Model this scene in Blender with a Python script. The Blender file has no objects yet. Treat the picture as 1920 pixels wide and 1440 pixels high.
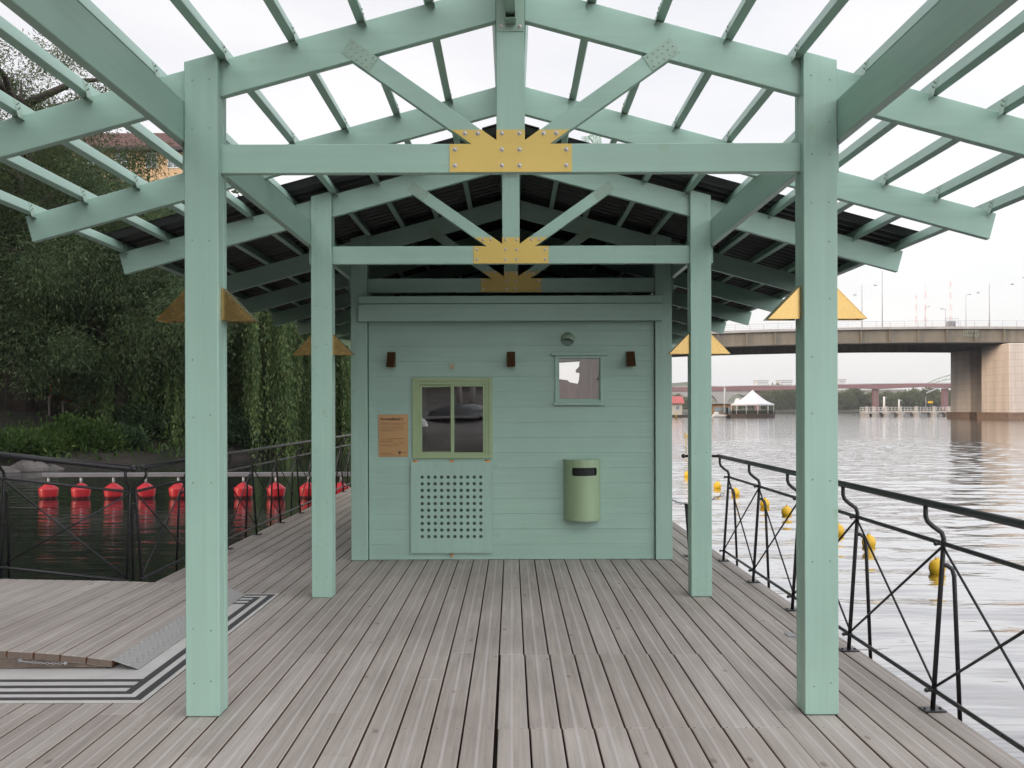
import bpy, bmesh, math, random
import numpy as np
from mathutils import Vector, Matrix
random.seed(7)
RNG = np.random.default_rng(11)
SC = bpy.context.scene
COL = SC.collection
R = math.radians

# ------------------------------------------------------------------ camera
F = 1839.0            # focal length in pixels of the 1920 wide photograph
ROLL = 0.003
CAMZ = 1.485
cd = bpy.data.cameras.new('camera')
cam = bpy.data.objects.new('camera', cd)
COL.objects.link(cam)
cam.location = (0, 0, CAMZ)
cam.rotation_euler = (math.pi / 2, ROLL, 0)
cd.sensor_width = 36.0
cd.lens = 36.0 * F / 1920.0
cd.shift_x = 1.0 / 1920
cd.shift_y = 48.0 / 1920
cd.clip_start = 0.05
cd.clip_end = 6000
SC.camera = cam

# ------------------------------------------------------------------ world + sun + exposure
SUN_EL, SUN_AZ = 9.5, -111.0        # azimuth measured from +Y towards +X
w = bpy.data.worlds.new('World')
SC.world = w
w.use_nodes = True
nt = w.node_tree
nt.nodes.clear()
out = nt.nodes.new('ShaderNodeOutputWorld')
bg = nt.nodes.new('ShaderNodeBackground')
sky = nt.nodes.new('ShaderNodeTexSky')
sky.sky_type = 'NISHITA'
sky.sun_disc = False
sky.sun_elevation = R(SUN_EL)
sky.sun_rotation = R(SUN_AZ)
sky.air_density = 1.0
sky.dust_density = 2.0
cl = nt.nodes.new('ShaderNodeMix')           # thin bright cloud layer over the clear sky
cl.data_type = 'RGBA'
cl.inputs['Factor'].default_value = 0.78
tc = nt.nodes.new('ShaderNodeTexCoord')
nz = nt.nodes.new('ShaderNodeTexNoise')
nz.inputs['Scale'].default_value = 1.6
nz.inputs['Detail'].default_value = 5
mp = nt.nodes.new('ShaderNodeMapping')
mp.inputs['Scale'].default_value = (1, 1, 3.0)
rp = nt.nodes.new('ShaderNodeValToRGB')
rp.color_ramp.elements[0].position = 0.35
rp.color_ramp.elements[1].position = 0.65
rp.color_ramp.elements[0].color = (6.5, 6.55, 6.9, 1)
rp.color_ramp.elements[1].color = (8.4, 8.15, 8.2, 1)
nt.links.new(tc.outputs['Generated'], mp.inputs['Vector'])
nt.links.new(mp.outputs['Vector'], nz.inputs['Vector'])
nt.links.new(nz.outputs['Fac'], rp.inputs['Fac'])
nt.links.new(sky.outputs['Color'], cl.inputs['A'])
vm = nt.nodes.new('ShaderNodeVectorMath'); vm.operation = 'DOT_PRODUCT'      # added fill: sky brightened behind the viewer for the front faces
vm.inputs[1].default_value = Vector((0.50, -0.84, 0.20)).normalized()
nrmz = nt.nodes.new('ShaderNodeVectorMath'); nrmz.operation = 'NORMALIZE'
nt.links.new(tc.outputs['Generated'], nrmz.inputs[0])
nt.links.new(nrmz.outputs['Vector'], vm.inputs[0])
mr = nt.nodes.new('ShaderNodeMapRange'); mr.interpolation_type = 'SMOOTHSTEP'
mr.inputs['From Min'].default_value = 0.18; mr.inputs['From Max'].default_value = 1.0
mr.inputs['To Min'].default_value = 1.0; mr.inputs['To Max'].default_value = 2.6
nt.links.new(vm.outputs['Value'], mr.inputs['Value'])
gm = nt.nodes.new('ShaderNodeVectorMath'); gm.operation = 'SCALE'
nt.links.new(rp.outputs['Color'], gm.inputs[0]); nt.links.new(mr.outputs['Result'], gm.inputs['Scale'])
nt.links.new(gm.outputs['Vector'], cl.inputs['B'])
nt.links.new(cl.outputs['Result'], bg.inputs['Color'])
bg.inputs['Strength'].default_value = 0.15
nt.links.new(bg.outputs['Background'], out.inputs['Surface'])

sl = bpy.data.lights.new('sun', 'SUN')
sl.energy = 2.4
sl.angle = R(12)
sl.color = (1.0, 0.80, 0.62)
so = bpy.data.objects.new('sun', sl)
COL.objects.link(so)
sd = Vector((math.sin(R(SUN_AZ)) * math.cos(R(SUN_EL)), math.cos(R(SUN_AZ)) * math.cos(R(SUN_EL)), math.sin(R(SUN_EL))))
so.rotation_euler = (-sd).to_track_quat('-Z', 'Y').to_euler()
so.location = (-30, 10, 40)

SC.view_settings.view_transform = 'Standard'
SC.view_settings.look = 'None'
SC.view_settings.exposure = 0.0
SC.cycles.diffuse_bounces = 1
SC.cycles.caustics_reflective = False
SC.view_settings.gamma = 1.0

# ------------------------------------------------------------------ helpers
def px(x, y, D):
    """a pixel of the photograph (1920 x 1440) at depth D -> world point"""
    dx, dz = x - 959.0, 768.0 - y
    dx, dz = dx + ROLL * dz, dz - ROLL * dx
    return Vector((dx * D / F, D, CAMZ + dz * D / F))

def link(o, parent=None):
    COL.objects.link(o)
    if parent: o.parent = parent
    return o

WORLD = {}
def worldloc(o):
    return WORLD.get(o.name, Vector((0, 0, 0)))

def tag(o, label=None, cat=None, group=None, kind=None):
    if label: o['label'] = label
    if cat: o['category'] = cat
    if group: o['group'] = group
    if kind: o['kind'] = kind
    return o

def thing(name, loc, label, cat, group=None):
    o = bpy.data.objects.new(name, None)
    o.empty_display_size = 0.1
    COL.objects.link(o)
    o.location = loc
    WORLD[o.name] = Vector(loc)
    return tag(o, label, cat, group)

class MB:
    """collects shapes (world coordinates) and links them as ONE mesh object"""
    def __init__(s):
        s.bm = bmesh.new()
    def merge(s, b, mat=0, smooth=False):
        me = bpy.data.meshes.new('tmp')
        for f in b.faces:
            f.material_index = mat
            f.smooth = smooth
        b.to_mesh(me); b.free()
        s.bm.from_mesh(me)
        bpy.data.meshes.remove(me)
        return s
    def box(s, x0, x1, y0, y1, z0, z1, bev=0.0, mat=0, M=None):
        b = bmesh.new()
        bmesh.ops.create_cube(b, size=1)
        for v in b.verts:
            v.co = Vector(((x0 + x1) / 2 + v.co.x * (x1 - x0), (y0 + y1) / 2 + v.co.y * (y1 - y0), (z0 + z1) / 2 + v.co.z * (z1 - z0)))
        if bev: bmesh.ops.bevel(b, geom=b.edges[:], offset=bev, segments=1, affect='EDGES')
        if M is not None: bmesh.ops.transform(b, matrix=M, verts=b.verts[:])
        return s.merge(b, mat)
    def prism(s, pts, axis, a0, a1, bev=0.0, mat=0):
        """polygon (2d points) extruded along axis; axis 'y': pts=(x,z); 'z': (x,y); 'x': (y,z)"""
        def P(p, a):
            return {'y': (p[0], a, p[1]), 'z': (p[0], p[1], a), 'x': (a, p[0], p[1])}[axis]
        b = bmesh.new()
        v0 = [b.verts.new(P(p, a0)) for p in pts]
        v1 = [b.verts.new(P(p, a1)) for p in pts]
        n = len(pts)
        b.faces.new(v0); b.faces.new(v1[::-1])
        for i in range(n):
            b.faces.new((v0[i], v1[i], v1[(i + 1) % n], v0[(i + 1) % n]))
        bmesh.ops.recalc_face_normals(b, faces=b.faces[:])
        if bev: bmesh.ops.bevel(b, geom=b.edges[:], offset=bev, segments=1, affect='EDGES')
        return s.merge(b, mat)
    def tube(s, pts, r, seg=8, mat=0, cap=True, r1=None):
        pts = [Vector(p) for p in pts]
        b = bmesh.new()
        rings = []
        n = len(pts)
        up = None
        for i, p in enumerate(pts):
            if i == 0: t = pts[1] - p
            elif i == n - 1: t = p - pts[i - 1]
            else: t = (pts[i + 1] - p).normalized() + (p - pts[i - 1]).normalized()
            t.normalize()
            if up is None:
                up = Vector((0, 0, 1)) if abs(t.z) < 0.9 else Vector((1, 0, 0))
            a = t.cross(up)
            if a.length < 1e-4: a = t.cross(Vector((0, 1, 0)))
            a.normalize(); c = a.cross(t).normalized(); up = c
            rr = r if r1 is None else r + (r1 - r) * i / (n - 1)
            rings.append([b.verts.new(p + a * math.cos(2 * math.pi * k / seg) * rr + c * math.sin(2 * math.pi * k / seg) * rr) for k in range(seg)])
        for i in range(n - 1):
            for k in range(seg):
                b.faces.new((rings[i][k], rings[i][(k + 1) % seg], rings[i + 1][(k + 1) % seg], rings[i + 1][k]))
        if cap:
            b.faces.new(rings[0][::-1]); b.faces.new(rings[-1])
        bmesh.ops.recalc_face_normals(b, faces=b.faces[:])
        return s.merge(b, mat, smooth=True)
    def bar(s, a, c, r, seg=6, mat=0):
        return s.tube([a, c], r, seg, mat)
    def lathe(s, prof, cx, cy, cz, seg=20, mat=0, a0=0.0, a1=2 * math.pi, smooth=True):
        """profile [(r,z)] turned about the vertical through cx,cy"""
        b = bmesh.new()
        full = abs(a1 - a0 - 2 * math.pi) < 1e-6
        m = seg if full else seg + 1
        rows = []
        for r_, z_ in prof:
            rows.append([b.verts.new((cx + math.cos(a0 + (a1 - a0) * k / seg) * r_, cy + math.sin(a0 + (a1 - a0) * k / seg) * r_, cz + z_)) for k in range(m)])
        for i in range(len(rows) - 1):
            for k in range(seg):
                k2 = (k + 1) % m
                b.faces.new((rows[i][k], rows[i][k2], rows[i + 1][k2], rows[i + 1][k]))
        bmesh.ops.remove_doubles(b, verts=b.verts[:], dist=1e-5)
        bmesh.ops.recalc_face_normals(b, faces=b.faces[:])
        return s.merge(b, mat, smooth)
    def ball(s, c, r, sub=2, mat=0, sc=(1, 1, 1)):
        b = bmesh.new()
        bmesh.ops.create_icosphere(b, subdivisions=sub, radius=r)
        for v in b.verts: v.co = Vector((v.co.x * sc[0], v.co.y * sc[1], v.co.z * sc[2])) + Vector(c)
        return s.merge(b, mat, True)
    def quad(s, pts, mat=0):
        b = bmesh.new()
        b.faces.new([b.verts.new(p) for p in pts])
        return s.merge(b, mat)
    def build(s, name, mats, parent=None, origin=None):
        me = bpy.data.meshes.new(name)
        if origin is None:
            xs = [v.co for v in s.bm.verts]
            mn = [min(c[i] for c in xs) for i in range(3)]; mx = [max(c[i] for c in xs) for i in range(3)]
            origin = Vector(((mn[0] + mx[0]) / 2, (mn[1] + mx[1]) / 2, mn[2]))
        origin = Vector(origin)
        for v in s.bm.verts: v.co -= origin
        s.bm.to_mesh(me); s.bm.free()
        for m in (mats if isinstance(mats, (list, tuple)) else [mats]): me.materials.append(m)
        o = bpy.data.objects.new(name, me)
        link(o, parent)
        o.location = origin - (worldloc(parent) if parent else Vector((0, 0, 0)))
        WORLD[o.name] = origin
        return o

def children(o):
    return [c for c in COL.objects if c.parent == o]

KIDS = {}
def copy_tree(o, loc=None, rotz=None, parent=None):
    c = o.copy(); COL.objects.link(c)
    if parent: c.parent = parent
    if loc is not None: c.location = loc
    if rotz is not None: c.rotation_euler = (0, 0, rotz)
    for k in list(o.children):
        copy_tree(k, parent=c)
    return c

# ------------------------------------------------------------------ materials
class NT:
    def __init__(s, name):
        s.m = bpy.data.materials.new(name); s.m.use_nodes = True
        s.t = s.m.node_tree; s.t.nodes.clear()
        s.out = s.n('ShaderNodeOutputMaterial'); s.p = s.n('ShaderNodeBsdfPrincipled')
        s.l(s.p.outputs[0], s.out.inputs['Surface'])
    def n(s, t, **kw):
        x = s.t.nodes.new(t)
        for k, v in kw.items(): setattr(x, k, v)
        return x
    def l(s, a, b): s.t.links.new(a, b)
    def pos(s, scale=(1, 1, 1), obj=False):
        if obj: src = s.n('ShaderNodeTexCoord').outputs['Object']
        else: src = s.n('ShaderNodeNewGeometry').outputs['Position']
        m = s.n('ShaderNodeMapping'); m.inputs['Scale'].default_value = scale
        s.l(src, m.inputs['Vector']); return m.outputs['Vector']
    def noise(s, vec, scale=1, detail=4, rough=0.55):
        x = s.n('ShaderNodeTexNoise'); x.inputs['Scale'].default_value = scale
        x.inputs['Detail'].default_value = detail; x.inputs['Roughness'].default_value = rough
        if vec is not None: s.l(vec, x.inputs['Vector'])
        return x.outputs['Fac']
    def ramp(s, fac, stops):
        r = s.n('ShaderNodeValToRGB'); e = r.color_ramp.elements
        while len(e) < len(stops): e.new(0.5)
        for i, (p, c) in enumerate(stops):
            e[i].position = p; e[i].color = (c if len(c) == 4 else (*c, 1)) if isinstance(c, tuple) else (c, c, c, 1)
        s.l(fac, r.inputs['Fac']); return r.outputs['Color']
    def mix(s, a, b, fac, mode='MIX'):
        x = s.n('ShaderNodeMix', data_type='RGBA', blend_type=mode)
        for sock, v in ((x.inputs['A'], a), (x.inputs['B'], b), (x.inputs['Factor'], fac)):
            if isinstance(v, bpy.types.NodeSocket): s.l(v, sock)
            else: sock.default_value = v if not isinstance(v, tuple) else (*v[:3], 1)
        return x.outputs['Result']
    def math(s, op, a, b=None, c=None):
        x = s.n('ShaderNodeMath', operation=op)
        for i, v in enumerate((a, b, c)):
            if v is None: continue
            if isinstance(v, bpy.types.NodeSocket): s.l(v, x.inputs[i])
            else: x.inputs[i].default_value = v
        return x.outputs[0]
    def bump(s, h, strength=0.3, dist=0.01):
        b = s.n('ShaderNodeBump'); b.inputs['Strength'].default_value = strength; b.inputs['Distance'].default_value = dist
        s.l(h, b.inputs['Height']); s.l(b.outputs[0], s.p.inputs['Normal']); return b
    def set(s, col=None, rough=None, metal=None, spec=None):
        for k, v in (('Base Color', col), ('Roughness', rough), ('Metallic', metal), ('Specular IOR Level', spec)):
            if v is None: continue
            if isinstance(v, bpy.types.NodeSocket): s.l(v, s.p.inputs[k])
            else: s.p.inputs[k].default_value = (*v, 1) if isinstance(v, tuple) else v
        return s

def simple(name, col, rough=0.5, metal=0.0, var=0.08, scale=6.0, bump=0.0, spec=None):
    t = NT(name)
    n = t.noise(t.pos(), scale, 5)
    dark = tuple(c * (1 - var) for c in col); lite = tuple(min(1, c * (1 + var)) for c in col)
    t.set(t.ramp(n, [(0.3, dark), (0.7, lite)]), rough, metal, spec)
    if bump: t.bump(t.noise(t.pos(), scale * 6, 4), bump, 0.01)
    return t.m

MINT = (0.405, 0.615, 0.515)
def paint(name, col, axis, rough=0.40):
    """painted sawn timber: grain along one axis, faint knots and filled screw heads"""
    t = NT(name)
    sc = {'x': (1.2, 26, 26), 'y': (26, 1.2, 26), 'z': (26, 26, 1.2)}[axis]
    g = t.noise(t.pos(sc), 1.0, 5, 0.6)
    big = t.noise(t.pos(), 1.7, 3)
    c = t.ramp(g, [(0.3, tuple(v * 0.945 for v in col)), (0.7, tuple(v * 1.035 for v in col))])
    c2 = t.ramp(big, [(0.3, 0.95), (0.7, 1.03)])
    c = t.mix(c, c2, 1.0, 'MULTIPLY')
    ri = t.n('ShaderNodeObjectInfo').outputs['Random']
    c = t.mix(c, t.ramp(ri, [(0, 0.965), (1, 1.02)]), 1.0, 'MULTIPLY')
    ks = {'x': (0.8, 3, 3), 'y': (3, 0.8, 3), 'z': (3, 3, 0.8)}[axis]
    v = t.n('ShaderNodeTexVoronoi'); v.inputs['Scale'].default_value = 1.7
    t.l(t.pos({'x': (1.2, 2, 2), 'y': (2, 1.2, 2), 'z': (2, 2, 1.2)}[axis]), v.inputs['Vector'])
    k = t.ramp(v.outputs['Distance'], [(0.0, 1.0), (0.05, 0.8), (0.075, 0.0)])
    c = t.mix(c, tuple(a * b for a, b in zip(col, (0.86, 0.84, 0.72))), t.math('MULTIPLY', k, 0.55))
    t.set(c, rough)
    t.bump(g, 0.22, 0.004)
    return t.m

M = {}
for a in 'xyz': M['mint_' + a] = paint('mint_painted_timber_' + a, MINT, a)
M['mint_steel'] = simple('mint_painted_steel', (0.37, 0.53, 0.43), 0.4, var=0.05)
M['yellow'] = simple('yellow_enamelled_plate', (0.84, 0.61, 0.155), 0.42, var=0.04, scale=3)
M['bolt'] = simple('galvanised_bolt', (0.55, 0.52, 0.50), 0.35, 0.9, 0.1, 40)
M['olive'] = simple('olive_lacquer', (0.37, 0.50, 0.27), 0.38, var=0.04)
M['bin'] = simple('olive_green_powder_coat', (0.36, 0.50, 0.30), 0.42, var=0.03)
M['copper'] = simple('copper_fittings', (0.72, 0.36, 0.16), 0.4, 0.8, 0.15, 30)
M['black_steel'] = simple('black_painted_steel', (0.022, 0.022, 0.025), 0.38, 0.0, 0.3, 30)
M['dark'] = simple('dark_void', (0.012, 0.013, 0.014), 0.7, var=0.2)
M['roof'] = simple('dark_corrugated_sheet', (0.028, 0.033, 0.032), 0.55, 0.0, 0.2, 4)
M['galv'] = simple('galvanised_steel', (0.46, 0.47, 0.49), 0.5, 0.35, 0.12, 8)
M['white_paint'] = simple('white_paint', (0.78, 0.77, 0.74), 0.5, var=0.04)
M['red'] = simple('red_plastic_float', (0.50, 0.022, 0.033), 0.42, var=0.12, scale=4)
M['yellow_float'] = simple('yellow_plastic_float', (0.85, 0.52, 0.03), 0.4, var=0.1, scale=8)
M['cream'] = simple('cream_plastic', (0.62, 0.55, 0.40), 0.5, var=0.05)
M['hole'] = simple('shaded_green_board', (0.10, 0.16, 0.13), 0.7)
M['plywood'] = simple('warm_plywood_lining', (0.74, 0.54, 0.45), 0.6, var=0.15, scale=3)
M['timber_dark'] = simple('weathered_tarred_timber', (0.07, 0.055, 0.045), 0.8, var=0.3)
M['light_lens'] = simple('opal_lamp_lens', (0.7, 0.68, 0.62), 0.4, var=0.02)

def brass(name, col, rough):
    t = NT(name)
    n = t.noise(t.pos(), 22, 6, 0.7)
    t.set(t.ramp(n, [(0.25, tuple(c * 0.85 for c in col)), (0.7, col)]), t.ramp(n, [(0.3, rough), (0.7, rough + 0.05)]), 1.0)
    return t.m
M['brass'] = brass('aged_brass_sheet', (0.50, 0.345, 0.135), 0.24)
M['plaque'] = brass('brushed_brass_plaque', (0.52, 0.325, 0.165), 0.5)
M['bronze'] = brass('dark_bronze_sheet', (0.28, 0.15, 0.075), 0.45)

def glass(name, refl, tint=(0.9, 0.95, 0.92)):
    t = NT(name)
    t.t.nodes.remove(t.p)
    tr = t.n('ShaderNodeBsdfTransparent'); tr.inputs[0].default_value = (*tint, 1)
    gl = t.n('ShaderNodeBsdfGlossy'); gl.inputs['Roughness'].default_value = 0.004
    fr = t.n('ShaderNodeFresnel'); fr.inputs['IOR'].default_value = 1.5
    f = t.math('ADD', t.math('MULTIPLY', fr.outputs[0], 1.0), refl)
    mx = t.n('ShaderNodeMixShader')
    t.l(f, mx.inputs[0]); t.l(tr.outputs[0], mx.inputs[1]); t.l(gl.outputs[0], mx.inputs[2])
    t.l(mx.outputs[0], t.out.inputs['Surface'])
    return t.m
M['glass'] = glass('window_glass', 0.28)
M['glass_clear'] = glass('clear_window_glass', 0.0, (0.93, 0.93, 0.92))

def decking(name, x0, pitch, seed=0.0, nail=True):
    t = NT(name)
    geo = t.n('ShaderNodeNewGeometry')
    sep = t.n('ShaderNodeSeparateXYZ'); t.l(geo.outputs['Position'], sep.inputs[0])
    q = t.math('DIVIDE', t.math('SUBTRACT', sep.outputs['X'], x0), pitch)
    u = t.math('FRACT', q)
    rnd = geo.outputs['Random Per Island']
    # shift grain per plank
    comb = t.n('ShaderNodeCombineXYZ')
    t.l(t.math('ADD', t.math('MULTIPLY', sep.outputs['X'], 46.0), t.math('MULTIPLY', rnd, 91.0)), comb.inputs[0])
    t.l(t.math('ADD', t.math('MULTIPLY', sep.outputs['Y'], 1.5), t.math('MULTIPLY', rnd, 37.0)), comb.inputs[1])
    t.l(t.math('MULTIPLY', sep.outputs['Z'], 46.0), comb.inputs[2])
    g = t.noise(comb.outputs[0], 1.0, 6, 0.62)
    comb2 = t.n('ShaderNodeCombineXYZ')
    t.l(t.math('ADD', t.math('MULTIPLY', sep.outputs['X'], 9.0), t.math('MULTIPLY', rnd, 53.0)), comb2.inputs[0])
    t.l(t.math('ADD', t.math('MULTIPLY', sep.outputs['Y'], 1.1), t.math('MULTIPLY', rnd, 17.0)), comb2.inputs[1])
    g2 = t.noise(comb2.outputs[0], 1.0, 3)
    base = t.ramp(g, [(0.25, (0.38, 0.338, 0.306)), (0.5, (0.475, 0.432, 0.398)), (0.75, (0.56, 0.52, 0.483))])
    base = t.mix(base, t.ramp(g2, [(0.3, 0.90), (0.7, 1.06)]), 1.0, 'MULTIPLY')
    base = t.mix(base, t.ramp(rnd, [(0.0, (0.90, 0.88, 0.87)), (0.5, (1.0, 0.985, 0.97)), (1.0, (1.06, 1.06, 1.06))]), 1.0, 'MULTIPLY')
    # two worn ridges along each plank
    s1 = t.math('ABSOLUTE', t.math('SUBTRACT', u, 0.5))
    st = t.ramp(s1, [(0.0, 1.0), (0.04, 0.8), (0.065, 0.0)])
    base = t.mix(base, (0.60, 0.565, 0.545), t.math('MULTIPLY', st, t.math('MULTIPLY', t.ramp(g2, [(0.25, 0.75), (0.7, 1.0)]), 0.80)))
    e = t.ramp(s1, [(0.40, 0.0), (0.445, 1.0)])
    base = t.mix(base, (0.50, 0.45, 0.42), t.math('MULTIPLY', e, 0.55))
    # big stains
    bs = t.noise(t.pos((1, 0.6, 1)), 1.1, 4)
    base = t.mix(base, t.ramp(bs, [(0.35, (0.85, 0.835, 0.82)), (0.6, (1.04, 1.035, 1.03))]), 1.0, 'MULTIPLY')
    # knots
    v = t.n('ShaderNodeTexVoronoi'); v.inputs['Scale'].default_value = 1.0
    cb = t.n('ShaderNodeCombineXYZ')
    t.l(t.math('ADD', t.math('MULTIPLY', sep.outputs['X'], 5.5), t.math('MULTIPLY', rnd, 31.0)), cb.inputs[0])
    t.l(t.math('ADD', t.math('MULTIPLY', sep.outputs['Y'], 2.6), t.math('MULTIPLY', rnd, 23.0)), cb.inputs[1])
    t.l(cb.outputs[0], v.inputs['Vector'])
    k = t.ramp(v.outputs['Distance'], [(0.0, 1.0), (0.05, 0.9), (0.10, 0.0)])
    base = t.mix(base, (0.15, 0.10, 0.075), t.math('MULTIPLY', k, 0.6))
    if nail:
        for uu in (0.2, 0.8):
            dx = t.math('MULTIPLY', t.math('SUBTRACT', u, uu), pitch)
            dy = t.math('MULTIPLY', t.math('SUBTRACT', t.math('FRACT', t.math('DIVIDE', sep.outputs['Y'], 0.6)), 0.62), 0.6)
            d = t.math('SQRT', t.math('ADD', t.math('MULTIPLY', dx, dx), t.math('MULTIPLY', dy, dy)))
            nm = t.math('LESS_THAN', d, 0.0042)
            base = t.mix(base, (0.09, 0.075, 0.065), t.math('MULTIPLY', nm, 0.85))
    # sides of the planks keep the fresh brown of the wood
    nrm = t.n('ShaderNodeSeparateXYZ'); t.l(geo.outputs['True Normal'], nrm.inputs[0])
    side = t.math('LESS_THAN', t.math('ABSOLUTE', nrm.outputs['Z']), 0.5)
    endg = t.math('LESS_THAN', t.math('ABSOLUTE', nrm.outputs['X']), 0.5)
    base = t.mix(base, t.mix((0.24, 0.135, 0.085), (0.20, 0.155, 0.125), endg), side)
    t.set(base, 0.62, spec=0.35)
    t.bump(t.math('ADD', g, t.math('MULTIPLY', st, 0.8)), 0.35, 0.004)
    return t.m
BP = 0.15
DX0 = -3.08
M['deck'] = decking('weathered_deck_planks', DX0, BP)
M['ramp'] = decking('weathered_ramp_planks', -2.2855 - 0.153, 0.153)

def water():
    t = NT('harbour_water')
    geo = t.n('ShaderNodeNewGeometry')
    sep = t.n('ShaderNodeSeparateXYZ'); t.l(geo.outputs['Position'], sep.inputs[0])
    calm = t.n('ShaderNodeMapRange'); calm.inputs['From Min'].default_value = -1.5; calm.inputs['From Max'].default_value = 2.0
    calm.inputs['To Min'].default_value = 1.3; calm.inputs['To Max'].default_value = 1.0
    t.l(sep.outputs['X'], calm.inputs['Value'])
    a = t.noise(t.pos((0.45, 2.2, 1)), 1.0, 3, 0.5)
    b = t.noise(t.pos((1.1, 5.0, 1)), 1.0, 3, 0.55)
    c = t.noise(t.pos((0.13, 0.3, 1)), 1.0, 2)
    h = t.math('ADD', t.math('MULTIPLY', a, 0.32), t.math('ADD', t.math('MULTIPLY', b, 0.10), t.math('MULTIPLY', c, 0.2)))
    h = t.math('MULTIPLY', h, calm.outputs[0])
    t.set((0.016, 0.019, 0.021), 0.08, spec=0.4)
    t.p.inputs['IOR'].default_value = 1.33
    bp = t.bump(h, 1.0, 0.06)
    gl = t.n('ShaderNodeBsdfGlossy'); gl.inputs['Roughness'].default_value = 0.06; gl.inputs['Color'].default_value = (0.97, 0.97, 0.98, 1)
    lw = t.n('ShaderNodeLayerWeight'); lw.inputs['Blend'].default_value = 0.5
    t.l(bp.outputs[0], gl.inputs['Normal']); t.l(bp.outputs[0], lw.inputs['Normal'])
    mx = t.n('ShaderNodeMixShader')
    refl_cut = t.n('ShaderNodeMapRange'); refl_cut.inputs['From Min'].default_value = -3.0; refl_cut.inputs['From Max'].default_value = 3.0   # reflection weakened on the left to dim the buoys' mirror images
    refl_cut.inputs['To Min'].default_value = 0.42; refl_cut.inputs['To Max'].default_value = 1.0
    t.l(sep.outputs['X'], refl_cut.inputs['Value'])
    t.l(t.math('MULTIPLY', t.math('POWER', lw.outputs['Facing'], 2.3), refl_cut.outputs[0]), mx.inputs[0]); t.l(t.p.outputs[0], mx.inputs[1]); t.l(gl.outputs[0], mx.inputs[2])
    t.l(mx.outputs[0], t.out.inputs['Surface'])
    return t.m
M['water'] = water()

# ------------------------------------------------------------------ water, deck
ZW = -0.55
def water_mesh():
    WX0, WX1, WY0, WY1, ST = 2.0, 52.0, -2.0, 76.0, 0.11
    nx, ny = int((WX1 - WX0) / ST) + 1, int((WY1 - WY0) / ST) + 1
    X, Y = np.meshgrid(np.linspace(WX0, WX1, nx), np.linspace(WY0, WY1, ny))
    Z = np.zeros_like(X)
    g = np.random.default_rng(3)
    for i in range(46):
        lam = 0.34 * (1.7 / 0.34) ** g.random()
        th = g.normal() * 0.55 + (math.pi / 2 if g.random() < 0.75 else -0.3)
        k = 2 * math.pi / lam
        a = 0.0145 * lam / (2 * math.pi) * g.uniform(0.6, 1.3)
        ph = k * (X * math.cos(th) + Y * math.sin(th)) + g.uniform(0, 6.28)
        mod = 0.6 + 0.5 * np.sin(X * 0.21 * g.uniform(.5, 1.5) + g.uniform(0, 6)) * np.sin(Y * 0.17 * g.uniform(.5, 1.5) + g.uniform(0, 6))
        Z += a * mod * (np.sin(ph) + 0.18 * np.sin(2 * ph + 1.2))
    sm = lambda d: np.clip(d, 0, 1) ** 2 * (3 - 2 * np.clip(d, 0, 1))
    Z *= sm((WX1 - X) / 14) * sm((WY1 - Y) / 30) * sm((Y - WY0) / 2) * sm((X - WX0) / 0.8)
    inner = np.stack([X, Y, Z + ZW], 2).reshape(-1, 3)
    idx = np.arange(nx * ny).reshape(ny, nx)
    quads = np.stack([idx[:-1, :-1], idx[:-1, 1:], idx[1:, 1:], idx[1:, :-1]], 2).reshape(-1, 4)
    A, B, C_, D_ = -900, 1500, -300, 1400
    ov = np.array([(A, C_, ZW), (B, C_, ZW), (B, WY0, ZW), (A, WY0, ZW), (WX0, WY0, ZW), (WX0, WY1, ZW), (A, WY1, ZW), (WX1, WY0, ZW), (WX1, WY1, ZW), (B, WY1, ZW), (B, D_, ZW), (A, D_, ZW)], float)
    o = len(inner)
    oq = np.array([(0, 1, 2, 3), (3, 4, 5, 6), (7, 2, 9, 8), (6, 9, 10, 11)]) + o
    v = np.concatenate([inner, ov]); q = np.concatenate([quads, oq])
    me = bpy.data.meshes.new('water')
    me.vertices.add(len(v)); me.loops.add(4 * len(q)); me.polygons.add(len(q))
    me.vertices.foreach_set('co', v.astype(np.float32).ravel())
    me.loops.foreach_set('vertex_index', q.astype(np.int32).ravel())
    me.polygons.foreach_set('loop_start', np.arange(0, 4 * len(q), 4, dtype=np.int32))
    me.polygons.foreach_set('use_smooth', np.ones(len(q), bool))
    me.update(calc_edges=True)
    me.materials.append(M['water'])
    return me
tag(link(bpy.data.objects.new('water', water_mesh())), kind='structure')

NB = 34
def plank(mb, x, wd, y0, y1, zt=0.0):
    t = random.uniform(-0.0012, 0.0012)
    mb.box(x, x + wd, y0 + 0.0012, y1 - 0.0012, zt - 0.034 + t, zt + t, bev=0.0035)
PL_X0, PL_X1, PL_Y0, PL_Y1 = -3.083, -1.876, 4.975, 7.925
mb = MB()
for i in range(NB + 1):
    x = DX0 + i * BP + 0.0045
    wd = BP - 0.009
    if x + wd > 2.115: wd = 2.115 - x
    if wd < 0.03: continue
    xc = x + wd / 2
    cuts = [-6.0]
    off = random.choice([0, 0.6, 1.2, 1.8, 2.4])
    y = -4.2 + off
    while y < 20.5:
        cuts.append(y); y += random.choice([3.6, 4.2, 4.8])
    cuts.append(22.0)
    if -0.1 < xc < 1.2:
        cuts = [-6.0, 0.97, 3.17, 4.57, 5.95, 8.12 if random.random() < 0.8 else 9.0, 12.6, 16.8, 22.0]
    for y0, y1 in zip(cuts, cuts[1:]):
        dx = 0.0
        if -0.1 < xc < 1.2:
            if y1 <= 5.96 and y0 >= 4.5: dx = 0.006
            if y1 <= 4.6: dx = 0.010
        plank(mb, x + dx, wd, y0, y1)
deck = tag(mb.build('deck', M['deck']), kind='structure')
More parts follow.
